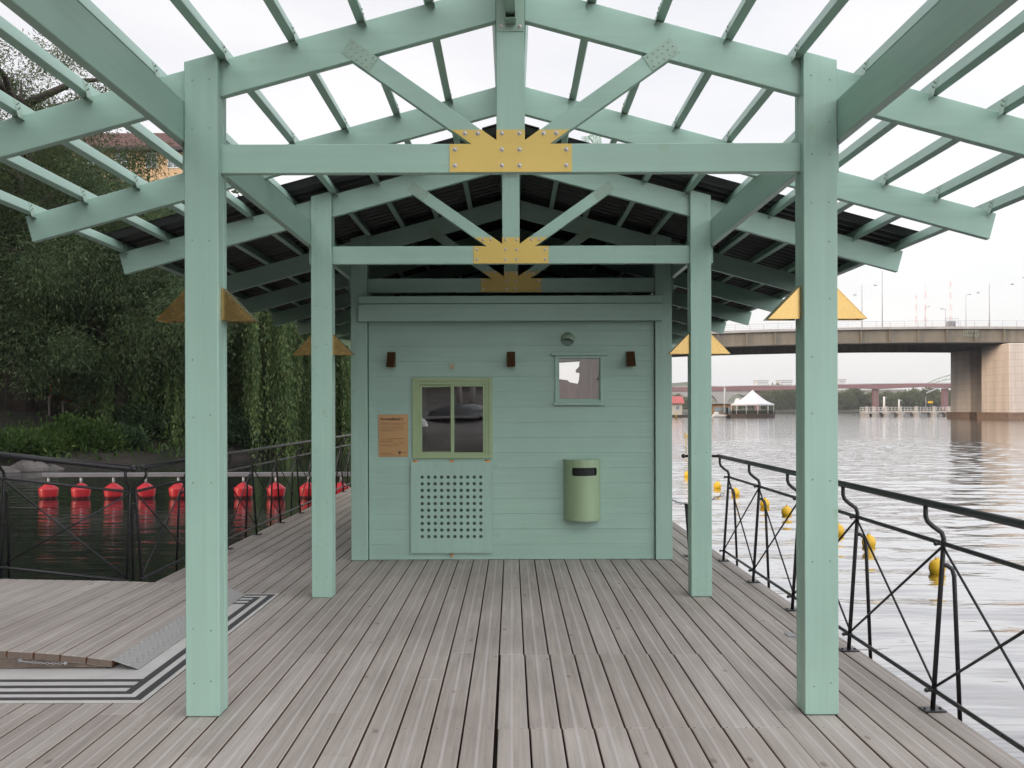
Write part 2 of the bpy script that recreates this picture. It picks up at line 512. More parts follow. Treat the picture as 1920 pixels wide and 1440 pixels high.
# edge trim, joists and pontoon under the planks
mb = MB()
mb.box(2.118, 2.15, -6, 22, -0.16, -0.012, 0.003)
mb.box(-3.12, -3.088, -6, 22, -0.16, -0.012, 0.003)
tag(mb.build('deck_edge_board', M['deck']), kind='structure')
mb = MB()
mb.box(-3.05, 2.08, -6.2, 21.9, -0.9, -0.075)
tag(mb.build('pontoon', M['timber_dark']), kind='structure')

# ------------------------------------------------------------------ timber pavilion
D1, D2, D3 = 4.75, 7.75, 9.66
SL = 0.272
APEX = 3.585
VD = 0.178                      # vertical depth of a rafter
CS = math.cos(math.atan(SL)); SN = math.sin(math.atan(SL))
pav = thing('timber_pavilion', (0, D1, 0), 'mint green painted timber pavilion of open trusses with a dark corrugated roof behind', 'pavilion')

def post(X, D):
    mb = MB()
    a, b = X - 0.0815, X + 0.0815
    top = lambda x: APEX + 0.02 - SL * abs(x)
    for y0, y1, dw, dz in ((D, D + 0.05, 0, 0), (D + 0.0515, D + 0.0965, 0.0015, -0.03), (D + 0.098, D + 0.148, 0.0005, -0.003)):
        mb.prism([(a + dw, 0.003), (b - dw, 0.003), (b - dw, top(b) + dz), (a + dw, top(a) + dz)], 'y', y0, y1, 0.003)
    # plugged screw heads on the front face
    rr = random.Random(int(X * 10 + D * 7))
    zs = [3.09, 2.86, 2.73, 2.50, 2.30, 2.0, 1.75, 1.45, 1.15, 0.75, 0.42, 0.16]
    for i, z in enumerate(zs):
        for sx in (-0.042, 0.042):
            if rr.random() < 0.62:
                cx = X + sx + rr.uniform(-.004, .004); cz = z + rr.uniform(-.02, .02)
                b2 = bmesh.new()
                bmesh.ops.create_circle(b2, cap_ends=True, segments=10, radius=0.0048)
                bmesh.ops.transform(b2, matrix=Matrix.Translation((cx, D - 0.0008, cz)) @ Matrix.Rotation(math.pi / 2, 4, 'X'), verts=b2.verts[:])
                mb.merge(b2, 1)
    return mb.build('post', [M['mint_z'], M['screw']], pav)
M['vent'] = simple('olive_green_cowl', (0.30, 0.42, 0.30), 0.4, var=0.05)
M['screw'] = simple('recessed_screw_heads', (0.25, 0.34, 0.28), 0.6, var=0.3, scale=60)

def rafter(side, D, inner):
    mb = MB()
    X1 = 3.12
    t = lambda x: APEX - SL * x
    pts = [(inner, t(inner)), (X1, t(X1)), (X1 - VD * CS * SN, t(X1) - VD * CS * CS), (inner, t(inner) - VD)]
    mb.prism([(side * p[0], p[1]) for p in pts], 'y', D + 0.0505, D + 0.0975, 0.003)
    return mb.build('rafter', M['mint_x'], pav)

def dome_bolt(parent, x, z, y, r=0.0088):
    mb = MB()
    b = bmesh.new()
    bmesh.ops.create_cone(b, cap_ends=True, segments=14, radius1=r * 1.25, radius2=r * 1.25, depth=0.003)
    bmesh.ops.transform(b, matrix=Matrix.Translation((x, y - 0.0015, z)) @ Matrix.Rotation(math.pi / 2, 4, 'X'), verts=b.verts[:])
    mb.merge(b)
    mb.ball((x, y - 0.003, z), r, 2, 0, (1, 0.85, 1))
    return mb.build('bolt', M['bolt'], parent)

TZ0, TZ1 = 2.645, 2.787
def truss(D):
    yf, yb = D + 0.0505, D + 0.0975
    tie = MB().box(-1.607, 1.607, yf, yb, TZ0, TZ1, 0.003).build('tie_beam', M['mint_x'], pav)
    king = MB().box(-0.0695, 0.0695, yf, yb, TZ1 + 0.001, APEX + 0.005, 0.003).build('king_post', M['mint_z'], pav)
    k, sep = 0.705, 0.108
    z0 = 2.803 - k * 0.0695
    for s in (-1, 1):
        up = lambda x: z0 + k * x
        lo = lambda x: z0 - sep + k * x
        rb = APEX - VD - 0.001
        xu = (rb - z0) / (k + SL); xl = (rb - z0 + sep) / (k + SL)
        xt = (TZ1 + 0.001 - z0 + sep) / k
        pts = [(0.0705, TZ1 + 0.001), (xt, TZ1 + 0.001), (xl, rb - SL * xl), (xu, rb - SL * xu), (0.0705, up(0.0705))]
        br = MB().prism([(s * p[0], p[1]) for p in pts], 'y', yf + 0.001, yb - 0.001, 0.0025).build('brace', M['mint_x'], pav)
        # pressed nail plate over the joint with the rafter
        mb = MB()
        Mx = Matrix.Translation((s * 0.738, yf - 0.0012, 3.222)) @ Matrix.Rotation(-s * math.atan(k), 4, 'Y')
        mb.box(-0.082, 0.082, -0.001, 0.0012, -0.042, 0.042, 0, 0, Mx)
        for ix in range(5):
            for iz in range(3):
                b = bmesh.new()
                bmesh.ops.create_icosphere(b, subdivisions=1, radius=0.0048)
                bmesh.ops.transform(b, matrix=Mx @ Matrix.Translation((-0.062 + ix * 0.031 + (0.008 if iz == 1 else 0), -0.001, -0.027 + iz * 0.027)), verts=b.verts[:])
                mb.merge(b, 1, True)
        mb.build('nail_plate', [M['mint_steel'], M['nail']], br)
    # yellow gusset plate
    h = [(0.299, TZ0 + 0.002), (0.299, TZ1 - 0.002), (0.193, TZ1 - 0.002), (0.290, 2.854), (0.141, 2.854), (0.0695, 2.803), (0.0695, 2.854)]
    pts = h + [(-x, z) for x, z in h[::-1]]
    gp = MB().prism(pts, 'y', D + 0.0455, D + 0.0500, 0.0008).build('gusset_plate', M['yellow'], pav)
    for s in (-1, 1):
        for x, z in ((0.043, 2.836), (0.161, 2.836), (0.223, 2.836), (0.043, 2.757), (0.043, 2.679), (0.272, 2.757), (0.272, 2.679)):
            dome_bolt(gp, s * x, z, D + 0.0455)
    # beam shoe on top of the king post
    mb = MB()
    mb.box(-0.0665, 0.0665, D + 0.0465, D + 0.0498, 3.335, APEX + 0.01, 0.0006)
    mb.box(-0.0275, -0.0235, D - 0.03, D + 0.0465, 3.375, 3.55, 0.0006)
    mb.box(0.0235, 0.0275, D - 0.03, D + 0.0465, 3.375, 3.55, 0.0006)
    mb.box(-0.0275, 0.0275, D - 0.03, D + 0.0465, 3.371, 3.3745, 0.0006)
    sh = mb.build('beam_shoe', M['mint_steel'], pav)
    for s in (-1, 1): dome_bolt(sh, s * 0.046, 3.358, D + 0.0465)

M['nail'] = simple('pale_nail_heads', (0.48, 0.56, 0.48), 0.45, 0.3, 0.1, 50)
POSTS = {}
for D in (D1, D2, D3):
    for X in (-1.5, 1.5): POSTS[(X, D)] = post(X, D)
    truss(D)
    for s in (-1, 1): rafter(s, D, 0.0705)
EXTRA = [3.25, 6.25] + [D3 + 1.5 * k for k in range(1, 8)]
for D in EXTRA:
    for s in (-1, 1): rafter(s, D, 0.0245)
YA, YB = 1.75, 20.7
for s in (-1, 1):
    MB().box(min(s * 1.5825, s * 1.6275), max(s * 1.5825, s * 1.6275), YA - 0.3, YB, 2.789, 2.985, 0.003).build('eaves_beam', M['mint_y'], pav)
MB().box(-0.0225, 0.0225, YA - 0.2, YB, 3.40, APEX - 0.004, 0.003).build('ridge_beam', M['mint_y'], pav)
for s in (-1, 1):
    for k in range(10):
        X = 0.063 + 0.335 * k
        zc = APEX - SL * X
        Mx = Matrix.Translation((s * X, 0, zc)) @ Matrix.Rotation(s * math.atan(SL), 4, 'Y')
        bt = MB().box(-0.021, 0.021, YA, YB, 0.001, 0.069, 0.002, 0, Mx).build('batten', M['mint_y'], pav)
        for D in [3.25, D1, 6.25, D2]:
            mb = MB()
            xi = -s * 0.0216
            mb.box(min(xi, xi - s * 0.0016), max(xi, xi - s * 0.0016), D - 0.012, D + 0.05, -0.03, 0.062, 0, 0, Mx)
            for q in range(4):
                b = bmesh.new(); bmesh.ops.create_icosphere(b, subdivisions=1, radius=0.0042)
                bmesh.ops.transform(b, matrix=Mx @ Matrix.Translation((xi - s * 0.0016, D + 0.008 + (q % 2) * 0.02, 0.014 + 0.012 * q)), verts=b.verts[:])
                mb.merge(b, 1)
            mb.build('bracket', [M['mint_steel'], M['dark']], bt)
# corrugated roof sheets
for s in (-1, 1):
    b = bmesh.new()
    ys = np.arange(7.55, 20.95, 0.146 / 8)
    rows = []
    for off in (0.0, 0.004):
        ln = []
        for j, y in enumerate(ys):
            ph = (y - 7.55) / 0.146 * 2 * math.pi
            h = 0.090 + 0.019 * max(-0.75, min(0.75, 1.25 * math.cos(ph))) / 0.75 + off
            ln.append((b.verts.new((s * 0.0, y, APEX + h / CS)), b.verts.new((s * 3.19, y, APEX - SL * 3.19 + h / CS))))
        rows.append(ln)
    for r_ in rows:
        for p, q in zip(r_, r_[1:]): b.faces.new((p[0], q[0], q[1], p[1]))
    for e in (0, 1):
        for i in range(len(ys) - 1): b.faces.new((rows[0][i][e], rows[0][i + 1][e], rows[1][i + 1][e], rows[1][i][e]))
    bmesh.ops.recalc_face_normals(b, faces=b.faces[:])
    MB().merge(b).build('roof_sheet', M['roof'], pav)
mb = MB()
mb.prism([(-0.22, 3.645), (0, 3.705), (0.22, 3.645), (0.22, 3.65), (0, 3.712), (-0.22, 3.65)], 'y', 7.53, 20.95)
mb.build('ridge_cap', M['roof'], pav)

# brass wedge lamps on both sides of the four free posts
WHERE = {(-1.5, D1): 'front left post', (1.5, D1): 'front right post', (-1.5, D2): 'second left post', (1.5, D2): 'second right post'}
for (X, D), nm in WHERE.items():
    for s in (-1, 1):
        outer = (s * X > 0)
        x0 = X + s * 0.0825
        x1 = x0 + s * 0.155
        z0, z1 = 1.925, 2.082
        t = thing('post_lamp', (x0, D + 0.09, z0), 'triangular aged brass lamp shade on the %s side of the %s' % ('outer' if outer else 'inner', nm), 'lamp', 'brass lamps on the pavilion posts')
        mb = MB()
        y0, y1 = D + 0.046, D + 0.150
        x0f = x0 + s * 0.0
        mb.prism([(x0f, z0), (x1, z0), (x0f, z1)], 'y', y0, y0 + 0.003)
        mb.prism([(x0f, z0), (x1, z0), (x0f, z1)], 'y', y1 - 0.003, y1)
        mb.prism([(x1, z0), (x1 + s * 0.005, z0), (x0f, z1 + 0.006), (x0f, z1)], 'y', y0 - 0.002, y1 + 0.002)
        mb.build('shade', M['brass'], t)
        MB().box(min(x0f, x1 - s * 0.02), max(x0f, x1 - s * 0.02), y0 + 0.004, y1 - 0.004, z0 + 0.008, z0 + 0.012).build('lens', M['light_lens'], t)

# ------------------------------------------------------------------ kiosk cabin
WY = 9.70
SCW = WY / F
cab = thing('kiosk_cabin', (0, WY, 0), 'mint green boarded kiosk cabin with serving window standing under the roof', 'kiosk')
def wx(x): return (x - 959.0) * SCW
def wz(y): return CAMZ + (768.0 - y) * SCW
WIN = (wx(779), wx(917), wz(854), wz(714))            # sliding window opening
WIN2 = (wx(1045), wx(1128), wz(750), wz(668))         # small window opening
holes = [WIN, WIN2]
mb = MB()
XL, XR = -1.411, 1.411
zc = sorted({0.004 + 0.1508 * k for k in range(18)})
for k in range(17):
    z0, z1 = 0.004 + 0.1508 * k, 0.004 + 0.1508 * (k + 1)
    if z0 > 2.56: break
    edges = sorted({z0, z1} | {h[2] for h in holes if z0 < h[2] < z1} | {h[3] for h in holes if z0 < h[3] < z1})
    for a, b in zip(edges, edges[1:]):
        m = (a + b) / 2
        cuts = [(h[0], h[1]) for h in holes if h[2] < m < h[3]]
        x = XL
        for c0, c1 in sorted(cuts) + [(XR, XR)]:
            if c0 > x:
                d = random.uniform(0, 0.0010)
                mb.box(x, c0, WY + d, WY + 0.02, a + (0.0004 if a == z0 else 0), b - (0.0004 if b == z1 else 0), 0.0008)
            x = c1
wallmb = mb
mb = MB()
# backing behind the boards with the same openings
for x0, x1, z0, z1 in ((XL, WIN[0], 0, 2.6), (WIN[0], WIN[1], 0, WIN[2]), (WIN[0], WIN[1], WIN[3], 2.6), (WIN[1], WIN2[0], 0, 2.6),
                       (WIN2[0], WIN2[1], 0, WIN2[2]), (WIN2[0], WIN2[1], WIN2[3], 2.6), (WIN2[1], XR, 0, 2.6)):
    mb.box(x0, x1, WY + 0.021, WY + 0.07, z0 + 0.005, z1)
mb.build('wall_lining', M['plywood'], cab)
# nail heads of the boards
for xx in (709, 714, 1203, 1212):
    for k in range(16):
        for q in (0.04, 0.11):
            if random.random() < 0.75:
                b2 = bmesh.new(); bmesh.ops.create_circle(b2, cap_ends=True, segments=6, radius=0.004)
                bmesh.ops.transform(b2, matrix=Matrix.Translation((wx(xx) + random.uniform(-.003, .003), WY - 0.0008, 0.004 + 0.1508 * k + q)) @ Matrix.Rotation(math.pi / 2, 4, 'X'), verts=b2.verts[:])
                wallmb.merge(b2, 1)
wall = wallmb.build('front_wall', [M['mint_x'], M['screw']], cab)
mb = MB()
mb.box(-1.575, -1.525, WY + 0.11, 17.5, 0.005, 2.6)
mb.build('side_wall', M['mint_y'], cab)
mb = MB()
for y0, y1, z0, z1 in ((WY + 0.11, 10.6, 0.005, 2.6), (10.6, 16.6, 0.005, 0.45), (10.6, 16.6, 2.5, 2.6), (16.6, 17.5, 0.005, 2.6)):  # wide unseen opening added to let daylight into the room
    mb.box(1.525, 1.575, y0, y1, z0, z1)
mb.build('side_wall', M['mint_y'], cab)
BW = (0.72, 1.50, CAMZ + 0.05, CAMZ + (768 - 664) / F * 17.45)
mb = MB()
for x0, x1, z0, z1 in ((-1.52, BW[0], 0.005, 2.6), (BW[0], BW[1], 0.005, BW[2]), (BW[0], BW[1], BW[3], 2.6), (BW[1], 1.52, 0.005, 2.6)):
    mb.box(x0, x1, 17.44, 17.5, z0, z1)
mb.build('back_wall', M['plywood'], cab)
def curtain_mat():
    t = NT('beige_curtain_cloth')
    n = t.noise(t.pos((14, 1, 1.2)), 1.0, 4)
    c = t.ramp(n, [(0.3, (0.52, 0.335, 0.26)), (0.7, (0.74, 0.52, 0.42))])
    t.set(c, 0.9)
    tr = t.n('ShaderNodeBsdfTranslucent'); t.l(c, tr.inputs[0])
    mx = t.n('ShaderNodeMixShader'); mx.inputs[0].default_value = 0.75
    t.l(t.p.outputs[0], mx.inputs[1]); t.l(tr.outputs[0], mx.inputs[2]); t.l(mx.outputs[0], t.out.inputs['Surface'])
    return t.m
M['curtain'] = curtain_mat()
YI = 17.40
def PI_(x, y): return ((1030 + x / 9 - 959) / F * YI, CAMZ + (768 - 610 - y / 9) / F * YI)
edge = [(545, 480), (545, 600), (500, 640), (510, 690), (445, 760), (450, 800), (510, 810), (500, 930), (480, 990), (330, 960), (320, 930), (100, 900), (100, 1260), (840, 1260), (840, 470)]
MB().prism([PI_(*e) for e in edge], 'y', YI - 0.01, YI).build('curtain', M['curtain'], cab)
MB().box(0.10, 0.15, WY + 0.072, 17.43, 0.005, 2.595).build('shade_partition', M['plywood'], cab)  # unseen wall added so the room behind the sliding window stays dark
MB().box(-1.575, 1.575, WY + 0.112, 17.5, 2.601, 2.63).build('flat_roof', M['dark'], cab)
# gable closing the roof space behind
gz = lambda x: APEX - SL * abs(x) - VD - 0.0
MB().prism([(-1.57, 2.632), (1.57, 2.632), (1.57, gz(1.57) + 0.24), (0, gz(0) + 0.24), (-1.57, gz(1.57) + 0.24)], 'y', 17.30, 17.34).build('gable_board', M['mint_x'], cab)
# cornice box above the wall
SF = 9.58 / F
mb = MB()
mb.box(-287 * SF, 283 * SF, 9.575, 9.656, CAMZ + (768 - 601.5) * SF, CAMZ + (768 - 569.5) * SF, 0.004)
mb.box(-287 * SF, 285 * SF, 9.592, 9.656, CAMZ + (768 - 568.6) * SF, CAMZ + (768 - 554) * SF, 0.004)
mb.build('cornice', M['mint_x'], cab)

def frame_ring(mb, x0, x1, z0, z1, wd, y0, y1, bev=0.002):
    mb.box(x0, x0 + wd, y0, y1, z0, z1, bev); mb.box(x1 - wd, x1, y0, y1, z0, z1, bev)
    mb.box(x0 + wd, x1 - wd, y0 + 0.0007, y1, z0, z0 + wd, bev); mb.box(x0 + wd, x1 - wd, y0 + 0.0007, y1, z1 - wd, z1, bev)
# sliding window: casing, two sashes, two panes
mb = MB()
frame_ring(mb, wx(773.5), wx(923), wz(859), wz(708), 0.034, WY - 0.022, WY + 0.003)
frame_ring(mb, wx(779.5), wx(917), wz(855), wz(714), 0.036, WY - 0.012, WY + 0.05)
wn = mb.build('sliding_window', M['olive'], cab)
mb = MB()
frame_ring(mb, wx(784.5), wx(853), wz(853), wz(719), 0.034, WY + 0.012, WY + 0.035)
mb.build('window_sash', M['olive'], wn)
mb = MB()
frame_ring(mb, wx(845), wx(912), wz(854.5), wz(718), 0.034, WY - 0.006, WY + 0.0115)
mb.build('window_sash', M['olive'], wn)
MB().box(wx(790), wx(848), WY + 0.020, WY + 0.024, wz(850), wz(722)).build('pane', M['glass'], wn)
MB().box(wx(850), wx(908), WY + 0.001, WY + 0.005, wz(850), wz(722)).build('pane', M['glass'], wn)
# small square window
mb = MB()
frame_ring(mb, wx(1041), wx(1132), wz(757), wz(666), 0.034, WY - 0.018, WY + 0.003)
frame_ring(mb, wx(1046), wx(1127), wz(751), wz(669), 0.016, WY + 0.0035, WY + 0.045)
wn2 = mb.build('square_window', M['mint_x'], cab)
mb = MB()
mb.box(wx(1034), wx(1139), WY - 0.045, WY - 0.0185, wz(667), wz(662), 0.002)
mb.build('window_hood', M['mint_x'], wn2)
mb = MB()
mb.box(wx(1038), wx(1134), WY - 0.042, WY - 0.0185, wz(760), wz(754.5), 0.002)
mb.build('window_sill', M['mint_x'], wn2)
MB().box(wx(1046), wx(1127), WY + 0.024, WY + 0.028, wz(751), wz(669)).build('pane', M['glass_clear'], wn2)
# perforated hatch leaf hanging under the sliding window
hx0, hx1, hz0, hz1 = wx(770.5), wx(922.5), wz(1036), wz(864)
b = bmesh.new()
gx = [wx(791.5 + 12.18 * i) for i in range(10)]; gzv = [wz(894 + 12.35 * j) for j in range(10)]
st = 12.18 * SCW / 2; stz = 12.35 * SCW / 2
yf = WY - 0.03
def hole_cell(cx, cz, r, n=16):
    ring = [b.verts.new((cx + r * math.cos(2 * math.pi * k / n), yf, cz + r * math.sin(2 * math.pi * k / n))) for k in range(n)]
    back = [b.verts.new((cx + r * math.cos(2 * math.pi * k / n), yf + 0.018, cz + r * math.sin(2 * math.pi * k / n))) for k in range(n)]
    outer = []
    for k in range(n):
        a = 2 * math.pi * k / n
        c, s_ = math.cos(a), math.sin(a)
        q = max(abs(c), abs(s_))
        outer.append(b.verts.new((cx + st * c / q, yf, cz + stz * s_ / q)))
    for k in range(n):
        k2 = (k + 1) % n
        b.faces.new((ring[k], outer[k], outer[k2], ring[k2]))
        b.faces.new((ring[k], ring[k2], back[k2], back[k]))
for cx in gx:
    for cz in gzv: hole_cell(cx, cz, 0.0172)
bmesh.ops.remove_doubles(b, verts=b.verts[:], dist=1e-5)
mb = MB(); mb.merge(b)
ax0, ax1, az0, az1 = gx[0] - st, gx[-1] + st, gzv[-1] - stz, gzv[0] + stz
for x0, x1, z0, z1 in ((hx0, ax0, hz0, hz1), (ax1, hx1, hz0, hz1), (ax0, ax1, hz0, az0), (ax0, ax1, az1, hz1)):
    mb.quad([(x0, yf, z0), (x1, yf, z0), (x1, yf, z1), (x0, yf, z1)])
for a_, c_ in (((hx0, hz0), (hx1, hz0)), ((hx1, hz0), (hx1, hz1)), ((hx1, hz1), (hx0, hz1)), ((hx0, hz1), (hx0, hz0))):
    mb.quad([(a_[0], yf, a_[1]), (c_[0], yf, c_[1]), (c_[0], yf + 0.028, c_[1]), (a_[0], yf + 0.028, a_[1])])
hatch = mb.build('perforated_hatch', M['mint_z'], cab)
MB().box(hx0 + 0.02, hx1 - 0.02, yf + 0.0185, yf + 0.0275, hz0 + 0.02, hz1 - 0.02).build('hatch_backing', M['hole'] if 'hole' in M else M['mint_steel'], hatch)
for xx in (779, 847, 914):
    mb = MB()
    mb.tube([(wx(xx) - 0.022, yf - 0.001, hz1 + 0.006), (wx(xx) + 0.022, yf - 0.001, hz1 + 0.006)], 0.006, 8)
    mb.box(wx(xx) - 0.022, wx(xx) + 0.022, yf - 0.0025, yf - 0.0005, hz1 - 0.012, hz1 + 0.002)
    mb.build('hinge', M['copper'], hatch)
mb = MB()
mb.box(wx(847) - 0.014, wx(847) + 0.014, yf - 0.008, yf + 0.006, hz0 - 0.038, hz0 - 0.012, 0.003)
mb.tube([(wx(847) - 0.008, yf - 0.001, hz0 - 0.014), (wx(847) - 0.008, yf - 0.001, hz0 + 0.002), (wx(847), yf - 0.001, hz0 + 0.008), (wx(847) + 0.008, yf - 0.001, hz0 + 0.002), (wx(847) + 0.008, yf - 0.001, hz0 - 0.014)], 0.003, 6)
lk = mb.build('padlock', M['copper'])
tag(lk, 'small brass padlock under the perforated hatch of the kiosk', 'padlock')

# wall lamps
for xx, nm in ((735, 'left of the serving window'), (958.5, 'between the two windows'), (1182, 'right of the small square window')):
    X = wx(xx); z1, z0 = wz(660), wz(688)
    t = thing('wall_lamp', (X, WY, z0), 'dark bronze slanted box wall lamp on the kiosk front, %s' % nm, 'lamp', 'bronze wall lamps on the kiosk')
    mb = MB()
    hw = 0.040
    mb.prism([(WY - 0.006, z1), (WY - 0.022, z1), (WY - 0.125, z0), (WY - 0.006, z0)], 'x', X - hw, X - hw + 0.003)
    mb.prism([(WY - 0.006, z1), (WY - 0.022, z1), (WY - 0.125, z0), (WY - 0.006, z0)], 'x', X + hw - 0.003, X + hw)
    mb.prism([(WY - 0.022, z1), (WY - 0.025, z1), (WY - 0.128, z0), (WY - 0.125, z0)], 'x', X - hw, X + hw)
    mb.box(X - hw, X + hw, WY - 0.0215, WY - 0.006, z1, z1 + 0.003)
    mb.build('shade', M['bronze'], t)
    MB().box(X - 0.034, X + 0.034, WY - 0.005, WY - 0.001, z0, z1).build('back_plate', M['bronze'], t)

# doorbell-like sensor above the serving window
mb = MB()
mb.box(wx(843.5), wx(852.5), WY - 0.022, WY - 0.001, wz(691.5), wz(682), 0.004)
o = mb.build('motion_sensor', M['cream'])
tag(o, 'tiny cream plastic sensor on the boards above the serving window', 'sensor')
mb = MB(); mb.ball((wx(848), WY - 0.022, wz(687.5)), 0.010, 2, 0, (1, 0.6, 0.8)); mb.build('sensor_lens', M['copper'], o)

# vent hood
cx, cz = wx(1065), wz(636)
t = thing('vent_cowl', (cx, WY, cz), 'round green vent cowl on the kiosk wall above the small window', 'vent')
b = bmesh.new()
bmesh.ops.create_uvsphere(b, u_segments=28, v_segments=16, radius=0.066)
bmesh.ops.bisect_plane(b, geom=b.verts[:] + b.edges[:] + b.faces[:], plane_co=(0, 0.0, 0), plane_no=(0, 1, 0), clear_outer=True)
bmesh.ops.bisect_plane(b, geom=b.verts[:] + b.edges[:] + b.faces[:], plane_co=(0.0, -0.03, -0.022), plane_no=(-0.10, -0.62, -1), clear_outer=True)
bmesh.ops.transform(b, matrix=Matrix.Translation((cx, WY - 0.012, cz)), verts=b.verts[:])
MB().merge(b, 0, True).build('hood', M['vent'], t)
mb = MB()
b = bmesh.new(); bmesh.ops.create_cone(b, cap_ends=True, segments=28, radius1=0.066, radius2=0.066, depth=0.014)
bmesh.ops.transform(b, matrix=Matrix.Translation((cx, WY - 0.008, cz)) @ Matrix.Rotation(math.pi / 2, 4, 'X'), verts=b.verts[:])
mb.merge(b); mb.build('flange', M['hole'], t)
mb = MB()
for k in range(4):
    zz = cz - 0.012 - 0.013 * k
    hw = math.sqrt(max(0.0001, 0.062 ** 2 - (zz - cz) ** 2))
    mb.box(cx - hw, cx + hw, WY - 0.026, WY - 0.016, zz - 0.003, zz + 0.002)
mb.build('louvre', M['mint_steel'], t)

# litter bin: half round sheet with a slot
bx, bz0, bz1 = wx(1090.5), wz(974), wz(861)
bw = 34.0 * SCW
t = thing('litter_bin', (bx, WY, bz0), 'olive green half round litter bin with dark slot hung on the kiosk wall', 'bin')
b = bmesh.new()
N = 72
slot_z0, slot_z1 = wz(890.5), wz(875.5)
zs = [bz0 + 0.006, bz0 + 0.018, slot_z0, slot_z0 + 0.012, slot_z1 - 0.012, slot_z1, bz1]
def bpt(u, z, rr=1.0):
    a = math.pi * (1 - u)
    return Vector((bx + bw * rr * math.cos(a), WY - 0.004 - 0.20 * rr * math.sin(a), z))
V = {}
for i in range(N + 1):
    for j, z in enumerate(zs): V[i, j] = b.verts.new(bpt(i / N, z))
us0, us1 = 0.287, 0.780
for i in range(N):
    for j in range(len(zs) - 1):
        uc = (i + 0.5) / N
        inside = us0 < uc < us1 and 2 <= j <= 4
        corner = j in (2, 4) and (uc < us0 + 0.014 or uc > us1 - 0.014)
        if inside and not corner: continue
        b.faces.new((V[i, j], V[i + 1, j], V[i + 1, j + 1], V[i, j + 1]))
bmesh.ops.recalc_face_normals(b, faces=b.faces[:])
bmesh.ops.solidify(b, geom=b.faces[:], thickness=0.004)
MB().merge(b, 0, False).build('body', M['bin'], t)
mb = MB()
ring = [(bpt(i / N, 0, 0.985).x, bpt(i / N, 0, 0.985).y) for i in range(N + 1)]
mb.prism(ring, 'z', bz1 - 0.010, bz1 - 0.004)
mb.build('lid', M['bin'], t)
mb = MB(); mb.prism([(bpt(i / N, 0, 1.012).x, bpt(i / N, 0, 1.012).y) for i in range(N + 1)], 'z', bz0, bz0 + 0.010)
mb.build('base_rim', M['bin'], t)
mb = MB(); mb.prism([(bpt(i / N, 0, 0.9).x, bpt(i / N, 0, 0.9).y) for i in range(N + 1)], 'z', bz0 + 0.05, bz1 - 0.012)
mb.build('dark_fill', M['dark'], t)  # solid dark filling stands for the shade inside the slot

# brass plaque with engraved text
px0, px1, pz0, pz1 = wx(709.5), wx(765), wz(856), wz(776.5)
plmb = MB().box(px0, px1, WY - 0.006, WY - 0.001, pz0, pz1, 0.0008)
PLTAG = ( 'brown brass information plaque with small dark text left of the serving window', 'plaque')
M['ink'] = simple('dark_engraving', (0.05, 0.032, 0.022), 0.6, var=0.1)
def text(body, x, z, size, y, parent, name, bold=0.0, mat='ink'):
    cu = bpy.data.curves.new(name, 'FONT')
    cu.body = body; cu.size = size; cu.offset = bold; cu.extrude = 0.0002
    tmp = bpy.data.objects.new(name + '_curve', cu); COL.objects.link(tmp)
    dg = bpy.context.evaluated_depsgraph_get()
    me = bpy.data.meshes.new_from_object(tmp.evaluated_get(dg))
    bpy.data.objects.remove(tmp)
    me.materials.clear(); me.materials.append(M[mat])
    o = bpy.data.objects.new(name, me)
    link(o, parent)
    o.rotation_euler = (math.pi / 2, 0, 0)
    o.location = Vector((x, y, z)) - worldloc(parent)
    return o
mb = plmb
def txline(yy, xa, xb, hgt=0.004):
    x = xa
    while x < xb - 1:
        wl = random.uniform(1.2, 4.5)
        mb.box(wx(x), wx(min(x + wl, xb)), WY - 0.0063, WY - 0.0058, wz(yy) - hgt / 2, wz(yy) + hgt / 2, 0, 1)
        x += wl + 0.7
for yy, xa, xb in ((793, 713, 760), (796, 713, 757), (800.5, 713, 756), (804, 713, 759), (807, 713, 738), (821.5, 728, 759), (824, 713, 736), (827.5, 713, 736), (830, 738, 760), (834, 713, 748), (849, 713, 735), (852, 713, 740), (847.5, 752, 761)):
    txline(yy, xa, xb)
pl = mb.build('plaque', [M['plaque'], M['ink']])
tag(pl, *PLTAG)
text('Hornstullsbadet', wx(713), wz(787), 0.0345, WY - 0.0064, pl, 'heading', 0.0012)
mb = MB()
mb.prism([(wx(747), wz(845.5)), (wx(751.5), wz(845.5)), (wx(751.5), wz(849)), (wx(749.2), wz(851.5)), (wx(747), wz(849))], 'y', WY - 0.0064, WY - 0.0058)
mb.build('crest', M['ink'], pl)

# pale green perforated ornament standing on the roof beyond the ridge
D = 9.1
t = thing('roof_ornament', px(1112, 275, D), 'pale green perforated cut-out ornament standing on the roof', 'ornament')
def P2(x, y): p = px(x, y, D); return (p.x, p.z)
mb = MB()
mb.prism([P2(1088, 283), P2(1089.5, 258), P2(1090, 256.5), P2(1097, 255), P2(1097, 283)][0:5], 'y', D + 0.03, D + 0.034)
mb = MB()
for x in (1090, 1093.2, 1096.4): mb.box(P2(x - .5, 0)[0], P2(x + .5, 0)[0], D, D + 0.01, P2(x, 282)[1], P2(x, 256)[1])
for y in (256.5, 259.5, 262.6, 265.8, 269): mb.box(P2(1089.6, 0)[0], P2(1097, 0)[0], D + 0.0005, D + 0.0095, P2(1092, y + .5)[1], P2(1092, y - .5)[1])
mb.prism([P2(1096.3, 282), P2(1096.3, 255.2), P2(1103, 255.6), P2(1107.5, 256), P2(1105, 262), P2(1104.5, 282)], 'y', D, D + 0.01)
